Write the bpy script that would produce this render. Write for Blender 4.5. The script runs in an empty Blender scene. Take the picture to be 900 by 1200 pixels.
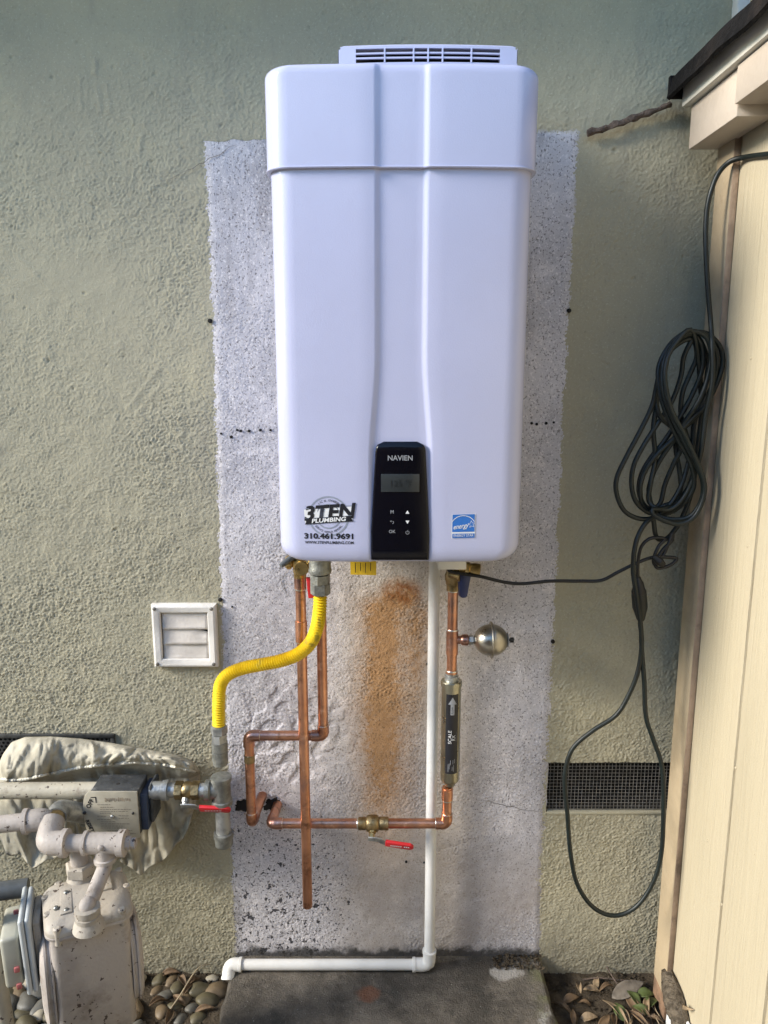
import bpy, bmesh, math, random
import numpy as np
from mathutils import Vector, Matrix, noise as mnoise

random.seed(7)
R = math.radians
scene = bpy.context.scene
C = scene.collection

# ---------------------------------------------------------------- camera
CAM_D, CAM_H, PITCH, FPX = 1.70, 1.48, R(11.07), 900.0
cam_data = bpy.data.cameras.new('camera')
cam = bpy.data.objects.new('camera', cam_data)
C.objects.link(cam)
cam.location = (0, -CAM_D, CAM_H)
cam.rotation_euler = (R(90) - PITCH, 0, 0)
cam_data.sensor_fit = 'VERTICAL'
cam_data.sensor_height = 36
cam_data.sensor_width = 27
cam_data.lens = 36 * FPX / 1200
cam_data.clip_start = 0.02
cam_data.clip_end = 2000
scene.camera = cam

# ---------------------------------------------------------------- sky and sun
SUN_EL, SUN_AZ = 28, -73           # azimuth from -Y (towards the camera side), negative = left
world = bpy.data.worlds.new('World')
scene.world = world
world.use_nodes = True
wn = world.node_tree.nodes
sky = wn.new('ShaderNodeTexSky')
sky.sky_type = 'NISHITA'
sky.sun_disc = False
sky.sun_elevation = R(SUN_EL)
sky.sun_rotation = R(180 - SUN_AZ)
sky.dust_density = 0.2
sky.ozone_density = 4.5
sky.air_density = 1.4
bg = wn['Background']
bg.inputs['Strength'].default_value = 0.15
world.node_tree.links.new(sky.outputs['Color'], bg.inputs['Color'])

sd = bpy.data.lights.new('sun', 'SUN')
sd.energy = 2.8
sd.angle = R(20)
sd.color = (1.0, 0.92, 0.80)
sun = bpy.data.objects.new('sun', sd)
C.objects.link(sun)
_d = Vector((-math.sin(R(-SUN_AZ)) * math.cos(R(SUN_EL)), -math.cos(R(SUN_AZ)) * math.cos(R(SUN_EL)), math.sin(R(SUN_EL))))
sun.rotation_euler = _d.to_track_quat('Z', 'Y').to_euler()
sun.location = _d * 6

scene.cycles.max_bounces = 6
scene.cycles.diffuse_bounces = 3
scene.cycles.adaptive_threshold = .02
scene.view_settings.view_transform = 'Standard'
scene.view_settings.look = 'None'
scene.view_settings.gamma = 1
scene.view_settings.use_curve_mapping = False
scene.view_settings.exposure = 1.32

# ---------------------------------------------------------------- photo pixel -> place
def ray(px, py):
    u = (px - 450) / FPX; v = (py - 600) / FPX
    return Vector((u, math.cos(PITCH) - v * math.sin(PITCH), -math.sin(PITCH) - v * math.cos(PITCH)))
CAMP = Vector((0, -CAM_D, CAM_H))
def P(px, py, Y):
    r = ray(px, py); return CAMP + r * ((Y + CAM_D) / r.y)
def G(px, py, Z):
    r = ray(px, py); return CAMP + r * ((Z - CAM_H) / r.z)
def S(px, py, X):
    r = ray(px, py); return CAMP + r * (X / r.x)

# ---------------------------------------------------------------- node expression helper
class E:
    def __init__(s, nt, sock): s.nt, s.s = nt, sock
    def _m(s, op, a, b=None, c=None):
        n = s.nt.nodes.new('ShaderNodeMath'); n.operation = op
        for i, v in enumerate((a, b, c)):
            if v is None: continue
            if isinstance(v, E): s.nt.links.new(v.s, n.inputs[i])
            else: n.inputs[i].default_value = v
        return E(s.nt, n.outputs[0])
    def __add__(s, o): return s._m('ADD', s, o)
    __radd__ = __add__
    def __sub__(s, o): return s._m('SUBTRACT', s, o)
    def __rsub__(s, o): return s._m('SUBTRACT', o, s)
    def __mul__(s, o): return s._m('MULTIPLY', s, o)
    __rmul__ = __mul__
    def __truediv__(s, o): return s._m('DIVIDE', s, o)
    def max(s, o): return s._m('MAXIMUM', s, o)
    def min(s, o): return s._m('MINIMUM', s, o)
    def abs(s): return s._m('ABSOLUTE', s)
    def pow(s, o): return s._m('POWER', s, o)
    def step(s, lo, hi):
        n = s.nt.nodes.new('ShaderNodeMapRange'); n.interpolation_type = 'SMOOTHSTEP'
        s.nt.links.new(s.s, n.inputs['Value'])
        n.inputs['From Min'].default_value = min(lo, hi); n.inputs['From Max'].default_value = max(lo, hi)
        n.inputs['To Min'].default_value = 0 if lo < hi else 1
        n.inputs['To Max'].default_value = 1 if lo < hi else 0
        return E(s.nt, n.outputs['Result'])

class Mat:
    def __init__(s, name, rough=0.5, metal=0.0, spec=0.5):
        s.m = bpy.data.materials.new(name); s.m.use_nodes = True
        s.nt = s.m.node_tree; s.b = s.nt.nodes['Principled BSDF']
        s.b.inputs['Roughness'].default_value = rough
        s.b.inputs['Metallic'].default_value = metal
        s.b.inputs['Specular IOR Level'].default_value = spec
        s.tc = s.nt.nodes.new('ShaderNodeTexCoord')
        s.co = s.tc.outputs['Object']
    def xyz(s, sock=None):
        n = s.nt.nodes.new('ShaderNodeSeparateXYZ'); s.nt.links.new(sock or s.co, n.inputs[0])
        return [E(s.nt, o) for o in n.outputs]
    def noise(s, scale, detail=3, rough=0.55, dist=0, stretch=None, off=0):
        n = s.nt.nodes.new('ShaderNodeTexNoise')
        n.inputs['Scale'].default_value = scale; n.inputs['Detail'].default_value = detail
        n.inputs['Roughness'].default_value = rough; n.inputs['Distortion'].default_value = dist
        src = s.co
        if stretch or off:
            mp = s.nt.nodes.new('ShaderNodeMapping'); s.nt.links.new(src, mp.inputs[0])
            if stretch: mp.inputs['Scale'].default_value = stretch
            mp.inputs['Location'].default_value = (off, off * .7, off * 1.3)
            src = mp.outputs[0]
        s.nt.links.new(src, n.inputs['Vector'])
        return E(s.nt, n.outputs['Fac'])
    def voro(s, scale, feature='F1', smooth=.4):
        n = s.nt.nodes.new('ShaderNodeTexVoronoi'); n.feature = feature
        n.inputs['Scale'].default_value = scale; n.voronoi_dimensions = '2D'
        return E(s.nt, n.outputs['Distance'])
    def mix(s, a, b, f):
        n = s.nt.nodes.new('ShaderNodeMix'); n.data_type = 'RGBA'
        if isinstance(f, E): s.nt.links.new(f.s, n.inputs[0])
        else: n.inputs[0].default_value = f
        for i, v in ((6, a), (7, b)):
            if isinstance(v, tuple): n.inputs[i].default_value = (*v, 1)
            else: s.nt.links.new(v, n.inputs[i])
        return n.outputs[2]
    def color(s, c):
        if isinstance(c, tuple): s.b.inputs['Base Color'].default_value = (*c, 1)
        else: s.nt.links.new(c, s.b.inputs['Base Color'])
    def rough(s, e): s.nt.links.new(e.s, s.b.inputs['Roughness'])
    def metal(s, e): s.nt.links.new(e.s, s.b.inputs['Metallic'])
    def bump(s, h, dist, strength=1.0):
        n = s.nt.nodes.new('ShaderNodeBump'); n.inputs['Strength'].default_value = strength
        n.inputs['Distance'].default_value = dist
        s.nt.links.new(h.s, n.inputs['Height']); s.nt.links.new(n.outputs[0], s.b.inputs['Normal'])

def simple(name, col, rough=.5, metal=0., var=.12, vs=25, bump=.0, bs=250, col2=None, chips=None, dirt=None, spec=.5, dthr=(.56, .7), ds=9):
    """a plain material with grain: colour drift, roughness drift, fine relief and worn patches"""
    m = Mat(name, rough, metal, spec)
    c2 = col2 or tuple(max(0, c * (1 - 2.2 * var)) for c in col)
    c = m.mix(col, c2, m.noise(vs, 4).step(.38, .68))
    if dirt: c = m.mix(c, dirt, m.noise(ds, 7, .65, off=3.1).step(*dthr))
    if chips: c = m.mix(c, chips, (m.noise(75, 3, .6, off=6) + m.noise(11, 3, off=2) * .25).step(.775, .80))
    m.color(c)
    m.rough(m.noise(vs * 1.7, 4, off=1.3) * .3 + (rough - .15))
    if bump: m.bump(m.noise(bs, 4), bump)
    return m.m

# ---------------------------------------------------------------- materials
def paint_colour(m):
    c = m.mix((.408, .376, .272), (.358, .333, .246), m.noise(1.7, 5, .6).step(.36, .66))
    c = m.mix(c, (.43, .393, .275), m.noise(6, 6, .65, off=2).step(.52, .75))
    c = m.mix(c, (.20, .185, .15), m.noise(130, 5, .7).step(.44, .30) * .4)
    c = m.mix(c, (.56, .52, .40), m.noise(230, 3, .6, off=4).step(.56, .70) * .45)
    x, y, z = m.xyz()
    c = m.mix(c, (.30, .28, .225), m.noise(7, 6, .65, stretch=(2.4, 2.4, .4), off=6).step(.56, .74) * .45)
    grime = (z + m.noise(11, 6, .65) * .22).step(.22, -.02)
    return m.mix(c, (.15, .14, .11), grime * .75)

def stucco_mat():
    m = Mat('painted_stucco', .92, spec=.06)
    m.color(paint_colour(m))
    m.bump(m.noise(420, 3, .65), .0012, .8)
    return m.m

def patch_mat():
    m = Mat('bare_stucco', .9, spec=.1)
    x, y, z = m.xyz()
    c = m.mix((.56, .54, .565), (.43, .415, .435), m.noise(5, 5, .62).step(.35, .68))
    c = m.mix(c, (.72, .68, .68), m.noise(24, 5, .7, off=3).step(.52, .72) * .7)
    # upper part darker, streaked downwards
    c = m.mix(c, (.33, .31, .32), m.noise(9, 5, .6, stretch=(2.2, 2.2, .35), off=1).step(.5, .72) * z.step(.9, 1.7) * .7)
    # sandy speckle
    c = m.mix(c, (.13, .12, .12), m.noise(240, 2.5, .5).step(.57, .66) * .75)
    c = m.mix(c, (.80, .76, .76), m.noise(230, 2, .5, off=7).step(.57, .68) * .6)
    # warm tint in the middle of the lower half
    warm = (x - .05).abs().step(.24, .06) * z.step(1.3, .8)
    c = m.mix(c, (.50, .42, .30), warm * (m.noise(7, 4, off=4) * .5 + .18))
    # darker weathered bottom
    c = m.mix(c, (.33, .29, .265), z.step(.55, .05) * x.step(-.2, .0) * (m.noise(6, 6, .65, off=12).step(.3, .62)) * .75)
    # rust that ran from above: arch shaped, one strong streak
    wob = (m.noise(7, 4, .55, off=2) - .5) * .05
    xx = x + wob
    tp = P(470, 694, 0)
    lx = P(448, 800, 0).x; rx = P(492, 760, 0).x
    streak = (xx - lx).abs().step(.060, .006) * z.step(.22, .62) * z.step(tp.z + .02, tp.z - .05)
    streak2 = (xx - rx).abs().step(.05, .0) * z.step(.55, .9) * z.step(tp.z + .0, tp.z - .06) * .6
    veil = (xx - .004).abs().step(.115, .045) * z.step(.08, .62) * z.step(tp.z + .03, tp.z - .05) * .55
    dx = (xx - tp.x) / .052; dz = (z - tp.z) / .042
    blob = (dx * dx + dz * dz).step(1.3, .0)
    grain = m.noise(120, 5, .75, off=6).step(.2, .75) * .8 + .5
    rust = ((streak * .72 + streak2 + veil + blob * .75) * grain).min(1)
    c = m.mix(c, (.36, .19, .07), rust * .88)
    c = m.mix(c, (.22, .075, .02), (blob.pow(1.5) * m.noise(45, 5, .7, off=8).step(.36, .62)) * .85)
    c = m.mix(c, (.16, .11, .07), rust.step(.15, .6) * m.noise(240, 2.5, .5).step(.56, .66) * .6)
    # chipped dark pits low on the left
    reg = (x - -.15).step(.12, -.05) * z.step(.52, .1)
    pit = (m.noise(62, 3, .6, off=11) + reg * .095).step(.695, .72)
    pit2 = (m.noise(150, 2, .6, off=15) + reg * .06).step(.685, .72)
    pits = pit.max(pit2) * reg.step(.02, .25)
    c = m.mix(c, (.035, .035, .042), pits * .92)
    # black crust at the lower left edge and along the foot
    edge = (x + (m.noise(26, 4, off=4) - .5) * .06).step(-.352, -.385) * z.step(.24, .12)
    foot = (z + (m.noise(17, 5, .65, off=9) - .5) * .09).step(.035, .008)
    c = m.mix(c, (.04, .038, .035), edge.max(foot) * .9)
    # paint oversprayed onto the border
    e = (x + .387).min(.408 - x) + (m.noise(30, 6, .7, off=3) - .5) * .03
    top = (1.95 - z) + (m.noise(30, 6, .7, off=1) - .5) * .03
    c2 = m.mix((.38, .35, .255), c, e.min(top).step(-.002, .014))
    m.color(c2)
    m.bump(m.noise(380, 3, .65) - pits * 2.2, .0012, .9)
    return m.m

def siding_mat():
    m = Mat('yellow_siding_paint', .62, spec=.3)
    c = m.mix((.43, .375, .265), (.385, .335, .235), m.noise(3, 4, .5, stretch=(1, 1, .25)).step(.35, .7))
    c = m.mix(c, (.46, .385, .235), m.noise(140, 3, .6, off=2).step(.66, .74) * .5)
    x, y, z = m.xyz()
    c = m.mix(c, (.33, .27, .17), (z + m.noise(15, 5, .6) * .2).step(.2, -.0) * .4)
    m.color(c)
    g = m.noise(60, 4, .6, .8, stretch=(1, 1, .06))
    m.bump(g + m.noise(260, 3) * .25, .0028, .9)
    return m.m

def copper_mat():
    m = Mat('copper', .3, 1.0)
    c = m.mix((.70, .36, .225), (.50, .235, .145), m.noise(11, 5, .6).step(.35, .7))
    c = m.mix(c, (.78, .46, .32), m.noise(40, 3, .6, off=4).step(.58, .72))
    c = m.mix(c, (.16, .075, .05), m.noise(22, 6, .7, off=8).step(.52, .70) * .75)
    c = m.mix(c, (.30, .20, .19), m.noise(9, 5, .65, off=14).step(.50, .66) * .6)
    m.color(c)
    m.rough(m.noise(30, 4) * .35 + .18)
    m.bump(m.noise(120, 3), .0006)
    return m.m

def concrete_mat():
    m = Mat('concrete', .8, spec=.3)
    c = m.mix((.16, .14, .115), (.06, .053, .044), m.noise(6, 8, .72).step(.36, .62))
    c = m.mix(c, (.05, .047, .04), m.noise(14, 5, .6, off=5).step(.55, .7) * .8)
    c = m.mix(c, (.30, .29, .27), m.noise(5, 5, .6, off=9).step(.62, .68) * .75)
    c = m.mix(c, (.40, .39, .36), m.noise(260, 2, .5, off=3).step(.69, .74) * .7)
    x, y, z = m.xyz()
    q = G(432, 1165, 0)
    dx = (x - q.x) / .035; dy = (y - q.y) / .03
    c = m.mix(c, (.20, .07, .03), (dx * dx + dy * dy + (m.noise(40, 4) - .5) * 1.4).step(1.0, .2) * .6)
    q = G(590, 1140, 0)
    dx = (x - q.x) / .05; dy = (y - q.y) / .035
    c = m.mix(c, (.42, .40, .37), (dx * dx + dy * dy + (m.noise(22, 5) - .5) * 2.6).step(.8, .3) * .7)
    c = m.mix(c, (.14, .15, .05), x.step(.34, .4) * m.noise(20, 4, off=7).step(.4, .6) * .6)
    m.color(c)
    m.rough(m.noise(8, 4, off=6) * .5 + .42)
    m.bump(m.noise(45, 7, .75) + m.noise(240, 2) * .4, .007)
    return m.m

def soil_mat():
    m = Mat('soil', .95, spec=.15)
    c = m.mix((.055, .043, .03), (.11, .088, .062), m.noise(18, 7, .7).step(.35, .7))
    c = m.mix(c, (.22, .19, .15), m.noise(210, 2, off=4).step(.66, .74) * .6)
    m.color(c)
    m.bump(m.noise(70, 7, .7), .012)
    return m.m

def enamel_mat():
    m = Mat('white_enamel', .2, 0, .55)
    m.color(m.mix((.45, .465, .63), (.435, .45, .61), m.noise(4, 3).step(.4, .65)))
    m.rough(m.noise(14, 4, .6, off=2) * .12 + .10)
    m.bump(m.noise(420, 2) + m.noise(6, 2) * 2, .00025)
    return m.m

M = dict(
    stucco=stucco_mat(), patch=patch_mat(), siding=siding_mat(), copper=copper_mat(), concrete=concrete_mat(),
    bounce_path_concrete=simple('bounce_path_concrete', (.36, .33, .28), .85, var=.1, vs=5, bump=.002, bs=120, dirt=(.2, .18, .15)),  # kept pale so the added path throws light back up
    soil=soil_mat(), enamel=enamel_mat(),
    trim=simple('yellow_trim_paint', (.42, .335, .22), .6, var=.12, vs=8, bump=.0012, bs=90, dirt=(.28, .2, .12), dthr=(.6, .78), ds=14),
    trim_edge=simple('weathered_edge_paint', (.33, .24, .17), .7, var=.14, vs=18, bump=.0015, bs=120, dirt=(.14, .1, .075)),
    fascia=simple('cream_fascia_paint', (.47, .405, .335), .55, var=.06, vs=6, bump=.0012, bs=70, dirt=(.34, .25, .17), dthr=(.63, .8), ds=11),
    fascia_white=simple('white_fascia_paint', (.68, .66, .58), .55, var=.05, vs=7, bump=.001, bs=80, dirt=(.42, .36, .28), dthr=(.64, .8)),
    rolled_roof=simple('rolled_roofing', (.012, .0115, .012), .95, var=.2, vs=60, bump=.004, bs=190, dirt=(.022, .018, .016), dthr=(.5, .7), spec=.1),
    white_trim=simple('white_trim_paint', (.82, .82, .80), .5, var=.05, vs=9, bump=.001, bs=60, dirt=(.45, .45, .44), dthr=(.62, .8)),
    glass=simple('dark_window_glass', (.02, .025, .03), .06, var=.1),
    bare_wood=simple('bare_wood', (.23, .14, .085), .85, var=.2, vs=30, bump=.003, bs=120),
    bark=simple('weathered_bark', (.13, .095, .075), .9, var=.2, vs=45, bump=.006, bs=160),
    brass=simple('brass', (.62, .45, .19), .33, 1, var=.15, vs=50, bump=.0006, bs=200, dirt=(.28, .19, .08)),
    dull_brass=simple('dull_brass', (.36, .27, .14), .42, 1, var=.2, vs=60, bump=.001, bs=220, dirt=(.14, .1, .06)),
    solder=simple('solder', (.74, .70, .64), .32, 1, var=.1, vs=60),
    steel=simple('galvanised_steel', (.42, .43, .42), .42, .7, var=.17, vs=55, bump=.0008, bs=180, dirt=(.24, .23, .21)),
    steel_dark=simple('grey_fitting', (.27, .275, .25), .45, .55, var=.18, vs=60, bump=.001, bs=220, dirt=(.14, .14, .13)),
    stainless=simple('brushed_stainless', (.44, .41, .35), .33, 1, var=.06, vs=30, bump=.0002, bs=300),
    nickel=simple('satin_champagne_steel', (.42, .40, .31), .3, 1, var=.06, vs=20),
    red=simple('red_vinyl', (.58, .025, .03), .38, var=.1, vs=40, dirt=(.3, .02, .02), dthr=(.62, .75)),
    blue=simple('navy_plastic', (.018, .03, .115), .4, var=.1, vs=40),
    grey_plastic=simple('grey_lever', (.10, .11, .115), .45, var=.1, vs=40),
    yellow=simple('yellow_hose_coating', (.78, .57, .015), .42, var=.06, vs=30, dirt=(.30, .25, .06), dthr=(.66, .78), ds=18),
    yellow_tag=simple('yellow_tag', (.66, .45, .02), .6, var=.05, vs=10),
    pvc=simple('white_pvc', (.74, .735, .71), .4, var=.05, vs=14, dirt=(.50, .47, .41), dthr=(.62, .8), bump=.0003),
    vent_white=simple('aged_white_plastic', (.72, .69, .64), .5, var=.07, vs=16, bump=.0006, bs=160, dirt=(.43, .40, .34), dthr=(.58, .78), ds=16),
    louvre=simple('chalky_louvre', (.66, .61, .555), .62, var=.08, vs=20, bump=.001, bs=110, dirt=(.37, .33, .28), dthr=(.57, .76), ds=18),
    black=simple('black_plastic', (.012, .012, .013), .4, var=.1, vs=60),
    dark_hole=simple('dark_hole', (.012, .011, .01), .95, var=.1, vs=60),
    gloss_black=simple('gloss_black_panel', (.003, .003, .006), .17, var=.05, vs=8, spec=.3),
    lcd=simple('lcd_glass', (.03, .035, .038), .22, var=.05, vs=8),
    lcd_ink=simple('lcd_segment', (.006, .008, .009), .4, var=.05),
    print_white=simple('white_print', (.72, .73, .74), .5, var=.03),
    print_grey=simple('silver_print', (.28, .29, .31), .4, var=.03),
    print_black=simple('black_print', (.012, .012, .016), .45, var=.05),
    print_ring=simple('slate_print', (.26, .29, .36), .5, var=.06),
    print_blue=simple('blue_print', (.025, .15, .50), .45, var=.05),
    print_faint=simple('worn_print', (.20, .18, .145), .7, var=.2, vs=90),
    print_tan=simple('worn_tan_print', (.33, .275, .20), .7, var=.2, vs=120),
    cord=simple('dark_green_cord', (.002, .007, .0065), .5, var=.15, vs=25, bump=.0003),
    cord_black=simple('black_cord', (.006, .006, .007), .5, var=.1, vs=25),
    canvas=simple('dirty_canvas', (.47, .435, .345), 1.0, var=.18, vs=14, bump=.0012, bs=90, dirt=(.24, .21, .15), dthr=(.52, .76), ds=10, spec=.03, chips=None),
    stitch=simple('seam_thread', (.62, .59, .50), .9, var=.06, vs=60, bump=.002, bs=420, spec=.15),
    pipe_paint=simple('cream_pipe_paint', (.44, .40, .31), .58, var=.1, vs=14, bump=.001, bs=140, dirt=(.24, .2, .15), dthr=(.57, .72), ds=22, chips=(.07, .05, .04)),
    meter_paint=simple('pinkish_meter_paint', (.42, .375, .335), .62, var=.14, vs=10, bump=.0012, bs=150, dirt=(.20, .165, .135), dthr=(.53, .72), ds=13, chips=(.07, .05, .04)),
    meter_grey=simple('meter_grey_paint', (.43, .385, .32), .58, var=.1, vs=12, bump=.001, bs=150, dirt=(.20, .18, .15), dthr=(.53, .72), ds=15, chips=(.07, .05, .04)),
    module=simple('pale_grey_plastic', (.45, .475, .47), .5, var=.06, vs=9, dirt=(.28, .3, .29), dthr=(.6, .8)),
    index=simple('pale_index_cover', (.40, .39, .32), .4, var=.08, vs=14, dirt=(.26, .24, .18)),
    valve_black=simple('charcoal_cast_iron', (.05, .053, .055), .6, var=.2, vs=40, bump=.001, bs=200, dirt=(.14, .14, .135), dthr=(.55, .68), ds=28),
    valve_blue=simple('dark_blue_paint', (.035, .05, .085), .5, var=.15, vs=30),
    plate=simple('worn_metal_plate', (.42, .385, .30), .5, .1, var=.08, vs=22, dirt=(.28, .25, .19), dthr=(.58, .76), ds=20),
    mud=simple('dried_mud', (.14, .115, .085), .97, var=.25, vs=70, bump=.008, bs=170, spec=.1),
    peeled=simple('peeled_white_primer', (.66, .68, .68), .6, var=.06, vs=25, dirt=(.3, .3, .3), dthr=(.6, .7), ds=40),
    leaf_brown=simple('dry_leaf', (.15, .095, .05), .7, var=.2, vs=60, bump=.001, bs=150),
    leaf_pale=simple('pale_dry_leaf', (.27, .195, .115), .7, var=.22, vs=60, bump=.001, bs=150),
    leaf_green=simple('fading_green_leaf', (.075, .10, .03), .5, var=.2, vs=50, bump=.0008, bs=150),
    leaf_grey=simple('grey_leaf', (.17, .145, .115), .8, var=.2, vs=50, bump=.001, bs=150),
    peb1=simple('olive_pebble', (.105, .09, .05), .58, var=.16, vs=40),
    peb2=simple('tan_pebble', (.16, .115, .065), .58, var=.16, vs=40),
    peb3=simple('cream_pebble', (.38, .34, .26), .45, var=.12, vs=40),
    peb4=simple('grey_pebble', (.12, .115, .098), .58, var=.16, vs=40),
    straw=simple('dry_straw', (.36, .29, .19), .8, var=.15, vs=60),
    red_clip=simple('red_plastic', (.42, .13, .12), .5, var=.1),
    wire=simple('dull_wire', (.24, .225, .20), .6, .6, var=.2, vs=90),
    perforated=simple('black_perforated_metal', (.085, .085, .08), .55, .4, var=.2, vs=60, dirt=(.1, .095, .08), dthr=(.55, .7)),
    vent_inside=simple('shaded_vent_recess', (.05, .045, .038), .95, var=.2, vs=30),  # shade inside the vent recess put into the colour
    crack=simple('crack_shadow', (.20, .18, .155), .95, var=.2),
)

# ---------------------------------------------------------------- mesh builder
def frames(pts):
    """parallel-transported frames along a polyline"""
    n = len(pts); ts = []
    for i in range(n):
        a = pts[max(i - 1, 0)]; b = pts[min(i + 1, n - 1)]
        t = (b - a)
        ts.append(t.normalized() if t.length > 1e-9 else Vector((0, 0, 1)))
    t0 = ts[0]
    up = Vector((0, 0, 1)) if abs(t0.z) < .9 else Vector((0, 1, 0))
    u = t0.cross(up).normalized(); out = []
    for i in range(n):
        if i:
            q = ts[i - 1].rotation_difference(ts[i]); u = (q @ u)
            u = (u - ts[i] * u.dot(ts[i])).normalized()
        out.append((u, ts[i].cross(u)))
    return out

class MB:
    def __init__(s): s.v, s.f = [], []
    def _add(s, vs, fs):
        o = len(s.v); s.v += [Vector(v) for v in vs]; s.f += [tuple(i + o for i in f) for f in fs]
    def tube(s, pts, r, n=14, cap=True):
        pts = [Vector(p) for p in pts]
        rs = r if isinstance(r, (list, tuple)) else [r] * len(pts)
        fr = frames(pts); vs, fs = [], []
        for p, (u, w), rr in zip(pts, fr, rs):
            for k in range(n):
                a = 2 * math.pi * k / n
                vs.append(p + (u * math.cos(a) + w * math.sin(a)) * rr)
        for i in range(len(pts) - 1):
            for k in range(n):
                k2 = (k + 1) % n
                fs.append((i * n + k, i * n + k2, (i + 1) * n + k2, (i + 1) * n + k))
        if cap:
            fs.append(tuple(range(n - 1, -1, -1))); fs.append(tuple((len(pts) - 1) * n + k for k in range(n)))
        s._add(vs, fs); return s
    def lathe(s, o, d, prof, n=24, rot=0):
        """prof: (distance along d, radius) pairs"""
        o = Vector(o); d = Vector(d).normalized()
        up = Vector((0, 0, 1)) if abs(d.z) < .9 else Vector((0, 1, 0))
        u = d.cross(up).normalized(); w = d.cross(u); vs, fs = [], []
        for h, r in prof:
            for k in range(n):
                a = 2 * math.pi * k / n + rot
                vs.append(o + d * h + (u * math.cos(a) + w * math.sin(a)) * max(r, 1e-5))
        for i in range(len(prof) - 1):
            for k in range(n):
                k2 = (k + 1) % n
                fs.append((i * n + k, (i + 1) * n + k, (i + 1) * n + k2, i * n + k2))
        fs.append(tuple(range(n))); fs.append(tuple((len(prof) - 1) * n + k for k in range(n - 1, -1, -1)))
        s._add(vs, fs); return s
    def box(s, lo, hi, bev=0, mat=None, seg=2):
        b = bmesh.new(); bmesh.ops.create_cube(b, size=1)
        lo = Vector(lo); hi = Vector(hi)
        for v in b.verts:
            v.co = Vector(((lo[i] + hi[i]) / 2 + v.co[i] * (hi[i] - lo[i]) for i in range(3)))
        if bev: bmesh.ops.bevel(b, geom=b.edges[:], offset=bev, segments=seg, affect='EDGES', profile=.5)
        if mat: b.transform(mat)
        s.bm(b); return s
    def bm(s, b):
        b.verts.index_update()
        s._add([v.co.copy() for v in b.verts], [tuple(v.index for v in f.verts) for f in b.faces]); b.free()
    def prism(s, poly, d, bev=0, seg=2):
        """poly: 3D planar loop, extruded by vector d"""
        b = bmesh.new(); vs = [b.verts.new(p) for p in poly]; f = b.faces.new(vs)
        r = bmesh.ops.extrude_face_region(b, geom=[f])
        for g in r['geom']:
            if isinstance(g, bmesh.types.BMVert): g.co += Vector(d)
        if bev: bmesh.ops.bevel(b, geom=b.edges[:], offset=bev, segments=seg, affect='EDGES', profile=.5)
        s.bm(b); return s
    def grid(s, rows):
        n = len(rows[0]); vs = [p for r in rows for p in r]
        fs = [(i * n + j, i * n + j + 1, (i + 1) * n + j + 1, (i + 1) * n + j) for i in range(len(rows) - 1) for j in range(n - 1)]
        s._add(vs, fs); return s
    def build(s, name, mat, parent=None, sharp=38, smooth=True, base=None):
        me = bpy.data.meshes.new(name)
        base = Vector(base) if base else Vector((0, 0, 0))
        me.from_pydata([v - base for v in s.v], [], s.f)
        b = bmesh.new(); b.from_mesh(me); bmesh.ops.recalc_face_normals(b, faces=b.faces[:]); b.to_mesh(me); b.free()
        if smooth:
            me.shade_smooth(); me.set_sharp_from_angle(angle=R(sharp))
        me.materials.append(M[mat] if isinstance(mat, str) else mat)
        o = bpy.data.objects.new(name, me); C.objects.link(o)
        if parent:
            o.parent = parent
            o.location = base - world_loc(parent)
        else: o.location = base
        return o

def world_loc(o):
    l = Vector(o.location)
    while o.parent: o = o.parent; l += o.location
    return l

def thing(name, label, cat, loc=(0, 0, 0), group=None):
    o = bpy.data.objects.new(name, None); C.objects.link(o); o.location = loc
    o.empty_display_size = .05
    return tag(o, label, cat, group)
def tag(o, label, cat, group=None):
    o['label'] = label; o['category'] = cat
    if group: o['group'] = group
    return o

def spline(pts, n=8):
    pts = [Vector(p) for p in pts]; out = []
    for i in range(len(pts) - 1):
        p0 = pts[max(i - 1, 0)]; p1 = pts[i]; p2 = pts[i + 1]; p3 = pts[min(i + 2, len(pts) - 1)]
        for k in range(n):
            t = k / n
            out.append(.5 * ((2 * p1) + (p2 - p0) * t + (2 * p0 - 5 * p1 + 4 * p2 - p3) * t * t + (3 * p1 - p0 - 3 * p2 + p3) * t ** 3))
    out.append(pts[-1]); return out

def fillet(pts, r, n=8):
    pts = [Vector(p) for p in pts]; out = [pts[0]]
    for i in range(1, len(pts) - 1):
        a, b, c = pts[i - 1], pts[i], pts[i + 1]
        d1 = (a - b).normalized(); d2 = (c - b).normalized()
        ang = d1.angle(d2); t = min(r / math.tan(ang / 2), (a - b).length * .49, (c - b).length * .49)
        p1 = b + d1 * t; p2 = b + d2 * t
        for k in range(n + 1):
            q = k / n; out.append((1 - q) ** 2 * p1 + 2 * q * (1 - q) * b + q * q * p2)
    out.append(pts[-1]); return out

def lerp(a, b, t): return a + (b - a) * t
def sub(poly, k):
    out = []
    for i in range(len(poly) - 1):
        for j in range(k): out.append(lerp(Vector(poly[i]), Vector(poly[i + 1]), j / k))
    out.append(Vector(poly[-1])); return out

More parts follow.
